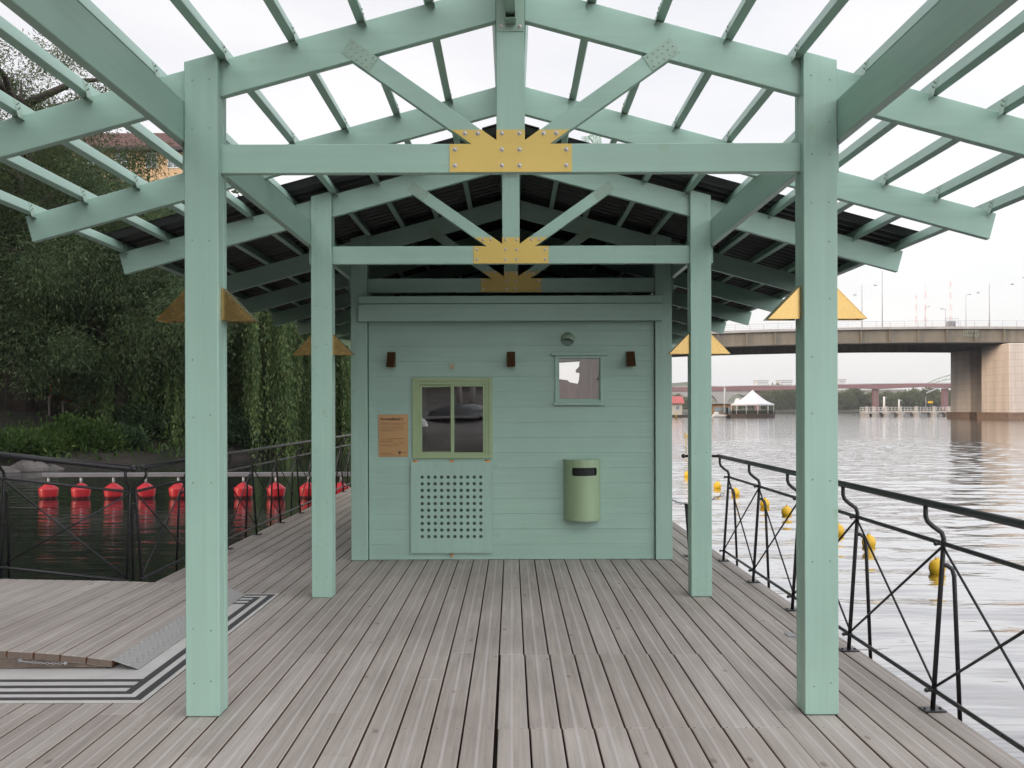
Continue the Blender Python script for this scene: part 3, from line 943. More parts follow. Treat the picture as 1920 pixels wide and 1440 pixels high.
for pts in ([(1104, 258), (1109, 253.5), (1113.5, 248), (1117, 247.5), (1121.5, 250), (1125.5, 257), (1127, 270), (1127, 282)],
            [(1113.5, 249), (1114.5, 258), (1113, 266), (1111.5, 282)], [(1105, 257), (1110, 262), (1114, 268), (1114, 282)],
            [(1118, 249), (1119.5, 258), (1116.5, 266), (1115.5, 272)], [(1121, 252), (1122, 266), (1122, 282)]):
    mb.tube([px(x, y, D + 0.005) for x, y in pts], 0.014, 6)
mb.build('cutout', simple('pale_green_enamel', (0.66, 0.82, 0.70), 0.4, var=0.04), t)

# ------------------------------------------------------------------ striped floor plate and gangway
def plate():
    t = thing('striped_floor_plate', (-2.4, 6.45, 0), 'white metal floor plate edged with black stripes under the gangway end', 'floor plate')
    MB().box(PL_X0, PL_X1, PL_Y0, PL_Y1, 0.0012, 0.0052, 0.001).build('plate', M['plate'], t)
    mb = MB()
    z0, z1 = 0.0050, 0.0068
    mid = (PL_Y0 + PL_Y1) / 2
    W = 0.046
    for f in (1, -1):
        Y = lambda y: y if f == 1 else PL_Y0 + PL_Y1 - y
        for yc, xe in ((5.381, -2.036), (5.260, -2.036), (5.147, -2.036), (5.041, -1.948)):
            mb.box(PL_X0 + 0.002, xe - 0.0005, min(Y(yc - W / 2), Y(yc + W / 2)), max(Y(yc - W / 2), Y(yc + W / 2)), z0, z1)
    a, c = 5.147 - W / 2, 5.041 - W / 2
    mb.box(-2.036, -1.991, a, PL_Y0 + PL_Y1 - a, z0, z1)
    mb.box(-1.948, -1.902, c, PL_Y0 + PL_Y1 - c, z0, z1)
    mb.build('stripes', M['stripe'], t)
M['plate'] = simple('worn_white_plate', (0.66, 0.645, 0.62), 0.5, var=0.09, scale=5)
M['stripe'] = simple('black_stripe_paint', (0.035, 0.035, 0.038), 0.55, var=0.2, scale=20)
plate()

GY0, GY1 = 5.62, 7.86
prof = [(-2.2855, 0.056), (-2.454, 0.078), (-2.6225, 0.094), (-2.791, 0.106), (-2.96, 0.115), (-3.13, 0.121), (-3.3, 0.125)]
def gz_(x):
    for (xa, za), (xb, zb) in zip(prof, prof[1:]):
        if xb <= x <= xa: return za + (zb - za) * (x - xa) / (xb - xa)
    return 0.125 + (-3.3 - x) * 0.02
gw = thing('gangway', (-4.5, 6.7, 0), 'weathered plank gangway ramp rising to the left with a metal lip', 'gangway')
mb = MB()
x = -2.2855
while x > -9:
    xa, xb = x, x - 0.153
    za, zb = gz_(xa), gz_(xb)
    ln = 0.153 / math.cos(math.atan2(zb - za, 0.153))
    Mx = Matrix.Translation(((xa + xb) / 2, 0, (za + zb) / 2)) @ Matrix.Rotation(math.atan2(zb - za, 0.153), 4, 'Y')
    mb.box(-ln / 2 + 0.004, ln / 2 - 0.004, GY0 + random.uniform(-.004, .004), GY1, -0.042, 0, 0.004, 0, Mx)
    x = xb
mb.build('planks', M['ramp'], gw)
mb = MB()
fx = [-2.33, -2.454, -2.65, -2.96, -3.3, -5, -9]
for y0 in (GY0 + 0.012, GY1 - 0.06):
    mb.prism([(a, gz_(a) - 0.043) for a in fx] + [(-9, gz_(-9) - 0.22), (-3.3, 0.004), (-2.75, 0.012), (-2.33, 0.012)], 'y', y0, y0 + 0.045)
mb.build('side_beam', M['ramp_side'] if 'ramp_side' in M else simple('brown_ramp_timber', (0.20, 0.155, 0.125), 0.65, var=0.3, scale=14), gw)
def diamond():
    t = NT('diamond_tread_plate')
    v = t.n('ShaderNodeTexVoronoi'); v.inputs['Scale'].default_value = 34
    mp_ = t.n('ShaderNodeMapping'); mp_.inputs['Rotation'].default_value = (0, 0, R(45)); mp_.inputs['Scale'].default_value = (1, 0.5, 1)
    t.l(t.n('ShaderNodeNewGeometry').outputs['Position'], mp_.inputs['Vector']); t.l(mp_.outputs[0], v.inputs['Vector'])
    v.inputs['Randomness'].default_value = 0.1
    t.set((0.62, 0.61, 0.60), 0.38, 0.55)
    t.bump(t.ramp(v.outputs['Distance'], [(0.15, 1.0), (0.45, 0.0)]), 0.6, 0.004)
    return t.m
mb = MB()
mb.prism([(-2.285, 0.060), (-2.135, 0.0085), (-2.135, 0.012), (-2.285, 0.066)], 'y', GY0 - 0.02, GY1)
mb.build('lip_plate', diamond(), gw)
# short chain on the side beam
def chain(mb, a, c, sag, n, r=0.0028, lw=0.009, ll=0.030):
    a, c = Vector(a), Vector(c)
    pts = [a + (c - a) * (i / n) + Vector((0, 0, -sag * 4 * (i / n) * (1 - i / n))) for i in range(n + 1)]
    for i in range(n):
        p, q = pts[i], pts[i + 1]
        t = (q - p).normalized(); mid = (p + q) / 2
        s_ = t.cross(Vector((0, 0, 1))).normalized(); u_ = s_.cross(t)
        d = s_ if i % 2 else u_
        L = (q - p).length * 0.62
        loop = [mid + t * L * math.cos(k * math.pi / 5) + d * lw * math.sin(k * math.pi / 5) for k in range(10)]
        mb.tube(loop + [loop[0]], r, 5, cap=False)
mb = MB()
chain(mb, px(36, 1239, GY0 - 0.006) + Vector((0, 0.0, 0)), px(122, 1244, GY0 - 0.006), 0.006, 14, 0.0017, 0.005)
mb.build('chain', M['galv'], gw)
mb = MB()
for xx, yy in ((36, 1239), (122, 1244)):
    p = px(xx, yy, GY0); mb.ball((p.x, GY0 + 0.006, p.z), 0.013, 1)
mb.build('chain_bolt', M['galv'], gw)

mb = MB(); p = px(1483, 1191, 575 / (1191 - 768 + 1.6) * D1)
mb.box(p.x - 0.03, p.x + 0.03, p.y - 0.05, p.y + 0.05, 0.002, 0.006, 0.001)
tag(mb.build('deck_cover_plate', M['galv']), 'small bare metal cover plate on the planks beside the front right post', 'cover plate')

# ------------------------------------------------------------------ railings
def railing(name, label, pts, nrm, zbase, rail_r=0.019, end_return=None, top_extra=None):
    """pts: base points of the posts; nrm: unit vector pointing to the walking side"""
    nrm = Vector(nrm)
    t = thing(name, pts[0] + (zbase(pts[0]),), label, 'railing')
    Q = [Vector(p + (zbase(p),)) for p in pts]
    at = lambda p, o, z: p - nrm * o + Vector((0, 0, z))
    lengthwise = (Q[1] - Q[0]).normalized()
    for i, p in enumerate(Q):
        mb = MB()
        mb.tube([at(p, 0, 0.0), at(p, 0.055, 0.80), at(p, 0.057, 0.845), at(p, 0.047, 0.875), at(p, 0.005, 0.905), at(p, -0.022, 0.93), at(p, -0.031, 0.955), at(p, -0.031, 1.012)], 0.0125, 8)
        po = mb.build('post', M['black_steel'], t)
        mb = MB()
        c = at(p, 0.0, 0)
        mb.box(c.x - 0.055, c.x + 0.055, c.y - 0.04, c.y + 0.04, c.z + 0.001, c.z + 0.009, 0.002)
        for sx in (-0.038, 0.038):
            mb.ball((c.x + sx, c.y, c.z + 0.010), 0.008, 1)
        mb.build('base_plate', M['black_steel'], po)
        mb = MB()
        mb.tube([at(p, 0.048, 0.715), at(p, 0.075, 0.712), at(p, 0.098, 0.695), at(p, 0.108, 0.66), at(p, 0.135, -0.06)], 0.0115, 8)
        mb.build('stay', M['black_steel'], po)
        mb = MB()
        for o, z in ((0.056, 0.82), (0.008, 0.10)):
            mb.tube([at(p, o + 0.012, z), at(p, o - 0.035, z)], 0.008, 8)
            mb.ball(at(p, o - 0.038, z), 0.0125, 1)
            mb.ball(at(p, o, z), 0.019, 1)
        mb.build('node_bolts', M['black_steel'], po)
    a, e = Q[0], Q[-1]
    def run(o, z, r, nm, seg=10, ext=0.0):
        mb = MB()
        seq = [at(p, o, z) for p in Q]
        if ext: seq[-1] = seq[-1] + lengthwise * ext; seq[0] = seq[0] - lengthwise * ext
        mb.tube(seq, r, seg)
        return mb, seq
    mb, seq = run(-0.031, 1.022, rail_r, 'handrail', 10, 0.07)
    if end_return:
        mb.tube([seq[-1], seq[-1] + Vector(end_return)], rail_r * 0.7, 8)
        mb.ball(seq[-1] + Vector(end_return), rail_r * 1.15, 2)
    if top_extra: mb.ball(seq[0], rail_r * 1.3, 2)
    mb.build('handrail', M['black_steel'], t)
    run(0.056, 0.82, 0.0115, 'm')[0].build('middle_rail', M['black_steel'], t)
    run(0.008, 0.10, 0.0115, 'b')[0].build('bottom_rail', M['black_steel'], t)
    for p, q in zip(Q, Q[1:]):
        MB().tube([at(p, 0.050, 0.805), at(q, 0.010, 0.115)], 0.0068, 6).build('cross_bar', M['black_steel'], t)
        MB().tube([at(p, 0.012, 0.115), at(q, 0.054, 0.805)], 0.0068, 6).build('cross_bar', M['black_steel'], t)
    return t
railing('railing', 'black steel railing with crossed bars along the open water on the right', [(2.065, y) for y in (2.40, 3.61, 4.82, 6.02, 7.23, 8.40, 9.58)], (-1, 0, 0), lambda p: 0.0, end_return=(-0.34, 0.02, 0.0))
railing('railing', 'black steel railing along the left deck edge above the red buoys', [(-3.05, 8.1 + 1.21 * k) for k in range(10)], (1, 0, 0), lambda p: 0.0, rail_r=0.017, top_extra=True)
railing('railing', 'black steel railing with thick handrail on the far side of the gangway', [(-3.13 - 1.03 * k, 7.98) for k in range(5)], (0, -1, 0), lambda p: max(0.0, gz_(p[0]) - 0.03) if p[0] < -3.5 else 0.0, rail_r=0.024, top_extra=True)

# chain closing the strip of deck beside the cabin, with a leaning stanchion
st_top = px(1287, 948, 9.9)
mb = MB()
a = px(1357, 926, 9.58); c = px(1250, 931, 10.4)
chain(mb, a, st_top + Vector((0, 0, 0.02)), 0.03, 12, 0.004, 0.012)
chain(mb, st_top + Vector((0, 0, 0.02)), c, 0.02, 9, 0.004, 0.012)
tag(mb.build('barrier_chain', M['galv']), 'thin sagging metal chain from the railing end to the kiosk corner', 'chain')
mb = MB()
mb.tube([(st_top.x + 0.04, 9.9, 0.0), (st_top.x, 9.9, st_top.z + 0.02)], 0.020, 8)
mb.box(st_top.x - 0.02, st_top.x + 0.10, 9.85, 9.95, 0.001, 0.012, 0.002)
tag(mb.build('stanchion', M['black_steel']), 'short dark leaning stanchion holding the chain beside the kiosk', 'stanchion')

# ------------------------------------------------------------------ buoys
BD = 22.8
bm_ = MB()
z0 = px(300, 894, BD).z; z1 = px(300, 886, BD).z
xa = px(80, 890, BD).x
bm_.box(xa, 3.0, BD - 0.05, BD + 0.05, z0, z1, 0.008)
for x in np.arange(xa + 1.5, 2.9, 3.2):
    pass
M['boom'] = simple('dull_grey_boom_steel', (0.21, 0.215, 0.235), 0.5, 0.0, 0.12, 3)
tag(bm_.build('floating_boom', M['boom']), 'long horizontal grey steel boom over the dark water carrying red buoys', 'boom')
ords = ['leftmost', 'second', 'third', 'fourth', 'fifth', 'sixth', 'seventh', 'eighth', 'ninth', 'tenth']
M['shaded_red'] = simple('red_darkened_as_shade', (0.10, 0.018, 0.02), 0.35, var=0.3, scale=14)  # darker red painted low on the float as its underside shade
rb = None
for i in range(10):
    x = px(91 + 60.9 * i, 905, BD).x
    lab = ('red conical topped buoy hanging under the grey boom, %s from the left' % ords[i]) if i else 'red conical topped buoy hanging at the free left end of the grey boom'
    if rb is None:
        rb = thing('red_buoy', (x, BD, ZW), lab, 'buoy', 'red buoys under the grey boom')
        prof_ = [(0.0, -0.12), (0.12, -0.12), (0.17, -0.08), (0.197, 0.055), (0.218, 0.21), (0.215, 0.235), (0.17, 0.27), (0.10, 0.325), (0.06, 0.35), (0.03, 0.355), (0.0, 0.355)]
        MB().lathe(prof_[3:], x, BD, ZW, 28).lathe(prof_[:4], x, BD, ZW, 28, 1).build('float', [M['red'], M['shaded_red']], rb)
        MB().tube([(x, BD, ZW + 0.34), (x, BD, z0 + 0.005)], 0.028, 10).build('hanger_rod', M['galv'], rb)
    else:
        c_ = copy_tree(rb, (x, BD, ZW), rotz=random.uniform(0, 6)); c_['label'] = lab
yb = None
for i, (xx, yy, lab) in enumerate([(1757, 1058, 'nearest, behind the railing cross bars'), (1629, 1007, 'second nearest, left of a railing post'), (1571, 977, 'half hidden at the right side of the front right post'),
                                   (1475, 950, 'left of the front right post'), (1434, 930, 'below the middle rail'), (1379, 913.5, 'above the railing cross bars'), (1345, 899, 'near the end of the railing'), (1289, 880, 'farthest, by the second right post')]):
    D = 5.28 * F / (xx - 959)
    p = px(xx, yy, D)
    loc = (p.x, D, ZW)
    if yb is None:
        yb = thing('yellow_buoy', loc, 'yellow buoy on the water, ' + lab, 'buoy', 'yellow buoys beyond the railing')
        mb = MB()
        mb.lathe([(0.0, -0.06), (0.055, -0.05), (0.085, -0.01), (0.1, 0.04), (0.098, 0.085), (0.08, 0.128), (0.05, 0.155), (0.028, 0.162), (0.028, 0.18), (0.0, 0.182)], loc[0], D, ZW, 24)
        mb.build('float', M['yellow_float'], yb)
        MB().tube([(loc[0] + 0.02 * math.cos(k * 0.8), D + 0.0, ZW + 0.185 + 0.02 * math.sin(k * 0.8)) for k in range(9)], 0.005, 5).build('eyelet', M['galv'], yb)
    else:
        c_ = copy_tree(yb, loc, rotz=random.uniform(0, 6)); c_['label'] = 'yellow buoy on the water, ' + lab
# yellow cross mark and a slim yellow pole far out
D = 46.0
p = px(1286.5, 817, D)
mb = MB()
mb.bar((p.x - 0.11, D, p.z - 0.13), (p.x + 0.11, D, p.z + 0.13), 0.022); mb.bar((p.x + 0.11, D + 0.05, p.z - 0.13), (p.x - 0.11, D + 0.05, p.z + 0.13), 0.022)
mb.tube([(p.x, D + 0.02, ZW - 0.1), (p.x, D + 0.02, p.z)], 0.02, 6)
tag(mb.build('cross_mark', M['yellow_float']), 'yellow X shaped water mark beside the second right post', 'water mark')
D = 215.0; p = px(1267.5, 783, D)
mb = MB(); mb.tube([(p.x, D, ZW - 0.1), (p.x, D, ZW + 0.9)], 0.16, 8)
tag(mb.build('yellow_pole_buoy', M['yellow_float']), 'slim yellow pole buoy on the far water below the red roofed house', 'buoy')
exec_rest = True

# ================================================================== background
# ------------------------------------------------------------------ foliage helpers
def leaf_material(name, cols, trans=0.35):
    t = NT(name)
    geo = t.n('ShaderNodeNewGeometry')
    c = t.ramp(geo.outputs['Random Per Island'], [(i / (len(cols) - 1), c) for i, c in enumerate(cols)])
    n = t.noise(t.pos(), 0.55, 3)
    c = t.mix(c, t.ramp(n, [(0.3, (0.72, 0.76, 0.78)), (0.7, (1.15, 1.12, 1.0))]), 1.0, 'MULTIPLY')
    t.set(c, 0.55, spec=0.3)
    tr = t.n('ShaderNodeBsdfTranslucent'); t.l(c, tr.inputs[0])
    mx = t.n('ShaderNodeMixShader'); mx.inputs[0].default_value = trans
    t.l(t.p.outputs[0], mx.inputs[1]); t.l(tr.outputs[0], mx.inputs[2]); t.l(mx.outputs[0], t.out.inputs['Surface'])
    return t.m
M['willow'] = leaf_material('willow_leaves', [(0.055, 0.105, 0.040), (0.095, 0.165, 0.060), (0.15, 0.22, 0.080), (0.22, 0.26, 0.105)], 0.4)
M['poplar'] = leaf_material('olive_leaves', [(0.045, 0.080, 0.034), (0.085, 0.125, 0.050), (0.17, 0.19, 0.078)], 0.55)
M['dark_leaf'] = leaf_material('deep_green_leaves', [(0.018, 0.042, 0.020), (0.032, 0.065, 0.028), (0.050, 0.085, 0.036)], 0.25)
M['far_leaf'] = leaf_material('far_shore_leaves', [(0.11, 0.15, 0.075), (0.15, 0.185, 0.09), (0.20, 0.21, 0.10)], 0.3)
M['grass'] = leaf_material('lush_bank_growth', [(0.035, 0.075, 0.018), (0.06, 0.115, 0.026), (0.09, 0.145, 0.034)], 0.35)
M['deep_willow'] = leaf_material('deep_willow_leaves', [(0.045, 0.080, 0.040), (0.100, 0.158, 0.072), (0.185, 0.235, 0.11)], 0.45)
M['bark'] = simple('dark_bark', (0.06, 0.048, 0.04), 0.85, var=0.35, scale=10, bump=0.5)

def leaf_mesh(name, p, d, L, W, mat):
    """diamond leaves: base p (n,3), direction d (n,3), length, width arrays"""
    n = len(p)
    d = d / np.linalg.norm(d, axis=1, keepdims=True)
    r = RNG.normal(size=(n, 3))
    s = np.cross(d, r); s /= np.linalg.norm(s, axis=1, keepdims=True) + 1e-9
    L = np.broadcast_to(np.asarray(L, float), (n,))[:, None]; W = np.broadcast_to(np.asarray(W, float), (n,))[:, None]
    v = np.empty((n, 4, 3), np.float32)
    v[:, 0] = p; v[:, 1] = p + d * L * 0.45 + s * W * 0.5; v[:, 2] = p + d * L; v[:, 3] = p + d * L * 0.45 - s * W * 0.5
    me = bpy.data.meshes.new(name)
    me.vertices.add(4 * n); me.loops.add(4 * n); me.polygons.add(n)
    me.vertices.foreach_set('co', v.ravel())
    me.loops.foreach_set('vertex_index', np.arange(4 * n, dtype=np.int32))
    me.polygons.foreach_set('loop_start', np.arange(0, 4 * n, 4, dtype=np.int32))
    me.update(calc_edges=True)
    me.materials.append(mat)
    return me

def child_mesh(name, me, parent, loc=(0, 0, 0)):
    o = bpy.data.objects.new(name, me); link(o, parent); o.location = loc
    return o

def trunk_local(parent, h, r, limbs, seed, lean=(0, 0)):
    rr = random.Random(seed)
    mb = MB()
    pts = [(lean[0] * k * k * h + rr.uniform(-.12, .12) * (k > 0), lean[1] * k * k * h + rr.uniform(-.12, .12) * (k > 0), h * k) for k in np.linspace(0, 1, 7)]
    pts[0] = (0, 0, -0.4)
    mb.tube(pts, r * 1.25, 10, r1=r * 0.07)
    for (tx, ty, tz, z0) in limbs:
        k = z0 / h
        b0 = Vector((lean[0] * k * k * h, lean[1] * k * k * h, z0))
        e = Vector((tx, ty, tz)); m = b0.lerp(e, 0.5) + Vector((rr.uniform(-.3, .3), rr.uniform(-.3, .3), 0.12 * (e - b0).length))
        mb.tube([b0, b0.lerp(m, .5), m, m.lerp(e, .55) + Vector((0, 0, .1)), e], r * 0.42, 7, r1=r * 0.06)
    me = bpy.data.meshes.new('trunk')
    mb.bm.to_mesh(me); mb.bm.free(); me.materials.append(M['bark'])
    return child_mesh('trunk', me, parent)

def broad_tree(loc, h, rad, zlow, n_clump, per, mat, label, group=None, leaf=(0.26, 0.085), seed=1, sparse_top=0.0, cat='tree', clump_r=0.95, lean=(0, 0), name='tree', droop=0.35):
    g = np.random.default_rng(seed)
    t = thing(name, loc, label, cat, group)
    cs = []
    while len(cs) < n_clump:
        u = g.uniform(-1, 1, 3)
        q = np.linalg.norm(u)
        if q > 1 or (q < 0.45 and g.random() < 0.7): continue
        z = zlow + (h - zlow) * (u[2] + 1) / 2
        f = (z - zlow) / (h - zlow)
        if sparse_top and g.random() < sparse_top * max(0, f - 0.35) * 1.5: continue
        c = np.array([u[0] * rad * (1 + .18 * math.sin(5 * u[1] + seed)) + lean[0] * h * f, u[1] * rad + lean[1] * h * f, z])
        cs.append(c)
    cs = np.array(cs)
    limbs = [(*c, max(h * 0.15, min(h * 0.8, c[2] - g.uniform(0.5, 3)))) for c in cs[:: max(1, n_clump // 16)]]
    trunk_local(t, h * 0.86, 0.03 * h, limbs, seed, lean)
    P = []; Dd = []
    for c in cs:
        k = int(per * g.uniform(0.6, 1.4))
        r_ = clump_r * g.uniform(0.6, 1.25)
        o = np.clip(g.normal(size=(k, 3)), -2, 2) * np.array([r_, r_, r_ * (0.62 + 0.4 * (droop > 0.6))]) * 0.6
        P.append(c + o); Dd.append(o * 0.6 + g.normal(size=(k, 3)) * 0.5 + np.array([0, 0, -droop]))
    P = np.concatenate(P); Dd = np.concatenate(Dd)
    L = g.uniform(0.7, 1.3, len(P)) * leaf[0]
    child_mesh('crown', leaf_mesh('crown', P, Dd, L, L * leaf[1] / leaf[0], mat), t)
    return t

def willow(loc, h, rad, drop, strands, mat, label, seed=1, ground=0.3, group=None, lean=(0, 0), leaf=0.20):
    g = np.random.default_rng(seed)
    t = thing('willow_tree', loc, label, 'tree', group)
    P = []; Dd = []
    # clusters of curtains
    nc = 46
    cen = []
    for i in range(nc):
        a = g.uniform(0, 2 * math.pi); q = math.sqrt(g.uniform(0.02, 1)) * rad
        zt = h * (1 - 0.42 * (q / rad) ** 2) * g.uniform(0.72, 1.02)
        cen.append((q * math.cos(a) + lean[0] * h, q * math.sin(a) + lean[1] * h, zt))
    limbs = [(*c, h * g.uniform(0.25, 0.6)) for c in cen[::4]]
    trunk_local(t, h * 0.75, 0.033 * h, limbs, seed, lean)
    bund = []
    for i in range(strands // 11):
        c = cen[g.integers(nc)]
        bund.append((c[0] + g.normal() * 0.6, c[1] + g.normal() * 0.6, c[2] + g.normal() * 0.45, g.uniform(0.35, 1.15)))
    for i in range(strands):
        c = bund[g.integers(len(bund))]
        x, y = c[0] + g.normal() * 0.15, c[1] + g.normal() * 0.15
        zt = c[2] + g.normal() * 0.25
        q = math.hypot(x, y) / rad
        ln = min(zt - ground - loc[2] * 0 , drop * c[3] * g.uniform(0.7, 1.1) * (0.55 + 0.6 * q))
        if ln < 0.6: ln = 0.6
        n = int(ln / 0.085)
        s = np.linspace(0, 1, n)
        ox, oy = x / (rad + .1), y / (rad + .1)
        bow = 0.55 * (1 - np.exp(-3 * s))
        sx = x + ox * bow + 0.10 * np.sin(s * 5 + g.uniform(0, 6)) * s
        sy = y + oy * bow + 0.10 * np.sin(s * 4 + g.uniform(0, 6)) * s
        p = np.stack([sx, sy, zt + 0.25 * np.sin(np.minimum(s * 6, math.pi)) - ln * s], 1) + g.normal(size=(n, 3)) * 0.045
        P.append(p)
        Dd.append(np.stack([g.normal(size=n) * 0.45, g.normal(size=n) * 0.45, -np.ones(n) * 0.9], 1))
    P = np.concatenate(P); Dd = np.concatenate(Dd)
    L = g.uniform(0.7, 1.25, len(P)) * leaf
    child_mesh('crown', leaf_mesh('crown', P, Dd, L, L * 0.30, mat), t)
    return t

# ------------------------------------------------------------------ left bank terrain
SHORE = [(-160, 5), (-60, 22), (-30, 28), (-19, 32), (-15, 35), (-12, 39), (-9.5, 44), (-7.5, 52), (-6, 62), (-7, 85), (-20, 130), (-120, 190)]
def shore_frame():
    pts = []
    for (a, b), (c, d) in zip(SHORE, SHORE[1:]):
        n = max(2, int(math.hypot(c - a, d - b) / 1.6))
        for k in range(n): pts.append((a + (c - a) * k / n, b + (d - b) * k / n))
    pts.append(SHORE[-1])
    return pts
def bank_z(s, x, y):
    prof = [(-2, -1.2), (0, ZW - 0.05), (0.5, ZW + 0.35), (2.5, 0.35), (6, 1.05), (11, 1.75), (18, 2.6), (30, 6.0), (55, 13), (90, 17), (140, 19)]
    for (a, za), (b, zb) in zip(prof, prof[1:]):
        if a <= s <= b:
            z = za + (zb - za) * (s - a) / (b - a)
            return z + (0.18 * math.sin(x * 0.9 + y * 0.5) + 0.12 * math.sin(x * 2.1 - y * 1.3)) * min(1, max(0, s) / 3)
    return prof[-1][1]
b = bmesh.new()
sp = shore_frame()
S_ = [-2, -0.6, 0, 0.4, 1, 2, 3.5, 5, 7, 9, 12, 15, 19, 24, 30, 40, 55, 75, 100, 140]
rows = []
INL = Vector((-0.80, 0.60))
for (x, y) in sp:
    row = []
    for s in S_:
        jx = 0.35 * math.sin(y * 1.7) + 0.25 * math.sin(x * 2.3)
        X, Y = x + INL.x * (s + jx), y + INL.y * (s + jx)
        row.append(b.verts.new((X, Y, bank_z(s, X, Y))))
    rows.append(row)
for r0, r1 in zip(rows, rows[1:]):
    for i in range(len(S_) - 1): b.faces.new((r0[i], r1[i], r1[i + 1], r0[i + 1]))
bmesh.ops.recalc_face_normals(b, faces=b.faces[:])
def earth():
    t = NT('wooded_bank_earth')
    n = t.noise(t.pos(), 0.8, 6, 0.65)
    n2 = t.noise(t.pos(), 6, 5, 0.7)
    c = t.ramp(n, [(0.32, (0.018, 0.014, 0.012)), (0.5, (0.034, 0.027, 0.022)), (0.6, (0.016, 0.024, 0.010)), (0.8, (0.022, 0.036, 0.012))])
    c = t.mix(c, t.ramp(n2, [(0.3, 0.7), (0.7, 1.2)]), 1.0, 'MULTIPLY')
    t.set(c, 0.9); t.bump(n2, 0.6, 0.08); return t.m
M['earth'] = earth()
tag(MB().merge(b, 0, True).build('bank', M['earth'], origin=(0, 0, 0)), kind='structure')
def ground(x, y):
    """height of the bank: nearest shoreline foot along the inland direction"""
    best = None
    for (a, c) in sp:
        d = Vector((x - a, y - c)); s = d.dot(INL); off = (d - INL * s).length
        if best is None or off < best[0]: best = (off, s)
    return bank_z(max(-2, best[1]), x, y)

def at(xpix, D, dz=0.0):
    X = (xpix - 959.0) * D / F
    return (X, D, ground(X, D) + dz)
# trees of the bank, each its own
broad_tree(at(38, 41), 16.2, 5.4, 2.2, 165, 800, M['poplar'], 'tall airy tree at the left edge with dark trunk and thin sunlit top', seed=3, sparse_top=0.55, leaf=(0.15, 0.042), clump_r=1.0, name='airy_tree')
broad_tree(at(222, 40.5), 10.5, 5.1, 0.6, 115, 1250, M['deep_willow'], 'broad willow with dense feathery foliage left of the front left post', seed=5, leaf=(0.17, 0.038), clump_r=0.95, sparse_top=0.35, droop=0.7, name='willow_tree')
willow(at(470, 47), 9.8, 5.0, 10.5, 1700, M['willow'], 'weeping willow whose curtains reach the water between the two left posts', seed=8, ground=-1.6, lean=(0.0, -0.25))
willow(at(600, 53), 10.0, 4.6, 10.5, 1500, M['willow'], 'weeping willow curtain overhanging the water beside the kiosk', seed=12, ground=-1.6, lean=(-.05, -0.35))
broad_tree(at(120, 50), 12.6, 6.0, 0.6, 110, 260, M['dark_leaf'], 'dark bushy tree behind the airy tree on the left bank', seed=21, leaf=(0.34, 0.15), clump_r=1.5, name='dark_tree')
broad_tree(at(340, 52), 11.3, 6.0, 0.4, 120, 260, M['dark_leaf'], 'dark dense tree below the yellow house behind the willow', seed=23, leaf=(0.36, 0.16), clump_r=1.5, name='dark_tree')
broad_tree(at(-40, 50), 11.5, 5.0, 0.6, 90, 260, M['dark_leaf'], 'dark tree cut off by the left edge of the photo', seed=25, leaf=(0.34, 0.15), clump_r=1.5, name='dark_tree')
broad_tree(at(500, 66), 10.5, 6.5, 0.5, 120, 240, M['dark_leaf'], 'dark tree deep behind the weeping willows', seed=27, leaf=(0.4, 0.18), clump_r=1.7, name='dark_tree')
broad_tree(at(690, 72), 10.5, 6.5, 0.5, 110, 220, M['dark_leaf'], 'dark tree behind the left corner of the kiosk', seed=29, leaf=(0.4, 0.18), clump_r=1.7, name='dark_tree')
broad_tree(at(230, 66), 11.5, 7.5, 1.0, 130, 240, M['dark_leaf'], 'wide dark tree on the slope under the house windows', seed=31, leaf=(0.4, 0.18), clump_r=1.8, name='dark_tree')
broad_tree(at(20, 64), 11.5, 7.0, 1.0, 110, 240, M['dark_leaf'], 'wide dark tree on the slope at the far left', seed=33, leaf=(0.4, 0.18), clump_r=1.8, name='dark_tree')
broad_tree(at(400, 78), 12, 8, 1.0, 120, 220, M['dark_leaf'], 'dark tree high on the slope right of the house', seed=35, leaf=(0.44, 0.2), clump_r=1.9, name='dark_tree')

# shrubs along the shore
def shrub(xp, D, h, r, label, mat, seed, n=45, per=120, leaf=(0.16, 0.07)):
    g = np.random.default_rng(seed)
    loc = at(xp, D)
    t = thing('shrub', loc, label, 'shrub', None)
    P = []; Dd = []
    for i in range(n):
        a = g.uniform(0, 2 * math.pi); q = math.sqrt(g.uniform(0, 1)) * r
        c = np.array([q * math.cos(a), q * math.sin(a), h * g.uniform(0.15, 1) * (1 - 0.5 * (q / r) ** 2)])
        o = g.normal(size=(per, 3)) * 0.17
        P.append(c + o); Dd.append(o + np.array([0, 0, 0.2]) + g.normal(size=(per, 3)) * 0.1)
    P = np.concatenate(P); Dd = np.concatenate(Dd); L = g.uniform(.7, 1.3, len(P)) * leaf[0]
    child_mesh('foliage', leaf_mesh('foliage', P, Dd, L, L * leaf[1] / leaf[0], mat), t)
    mb = MB()
    for i in range(6):
        a = g.uniform(0, 6.28); mb.tube([(0, 0, -0.1), (0.3 * r * math.cos(a), 0.3 * r * math.sin(a), h * 0.4), (0.6 * r * math.cos(a), 0.6 * r * math.sin(a), h * 0.75)], 0.025, 5, r1=0.008)
    me = bpy.data.meshes.new('stems'); mb.bm.to_mesh(me); mb.bm.free(); me.materials.append(M['bark'])
    child_mesh('stem', me, t)
    return t
shrub(20, 34.5, 0.5, 1.5, 'bright green shrub on the shore at the left edge', M['grass'], 41)
shrub(75, 35.5, 0.40, 1.0, 'low bright green shrub above the shore rocks', M['grass'], 42)
shrub(140, 36.5, 0.95, 0.9, 'tallest bright green shrub on the bank, behind the gangway handrail', M['grass'], 43)
shrub(187, 37.0, 0.6, 0.6, 'small bright green shrub right of the tallest shore shrub', M['grass'], 44)
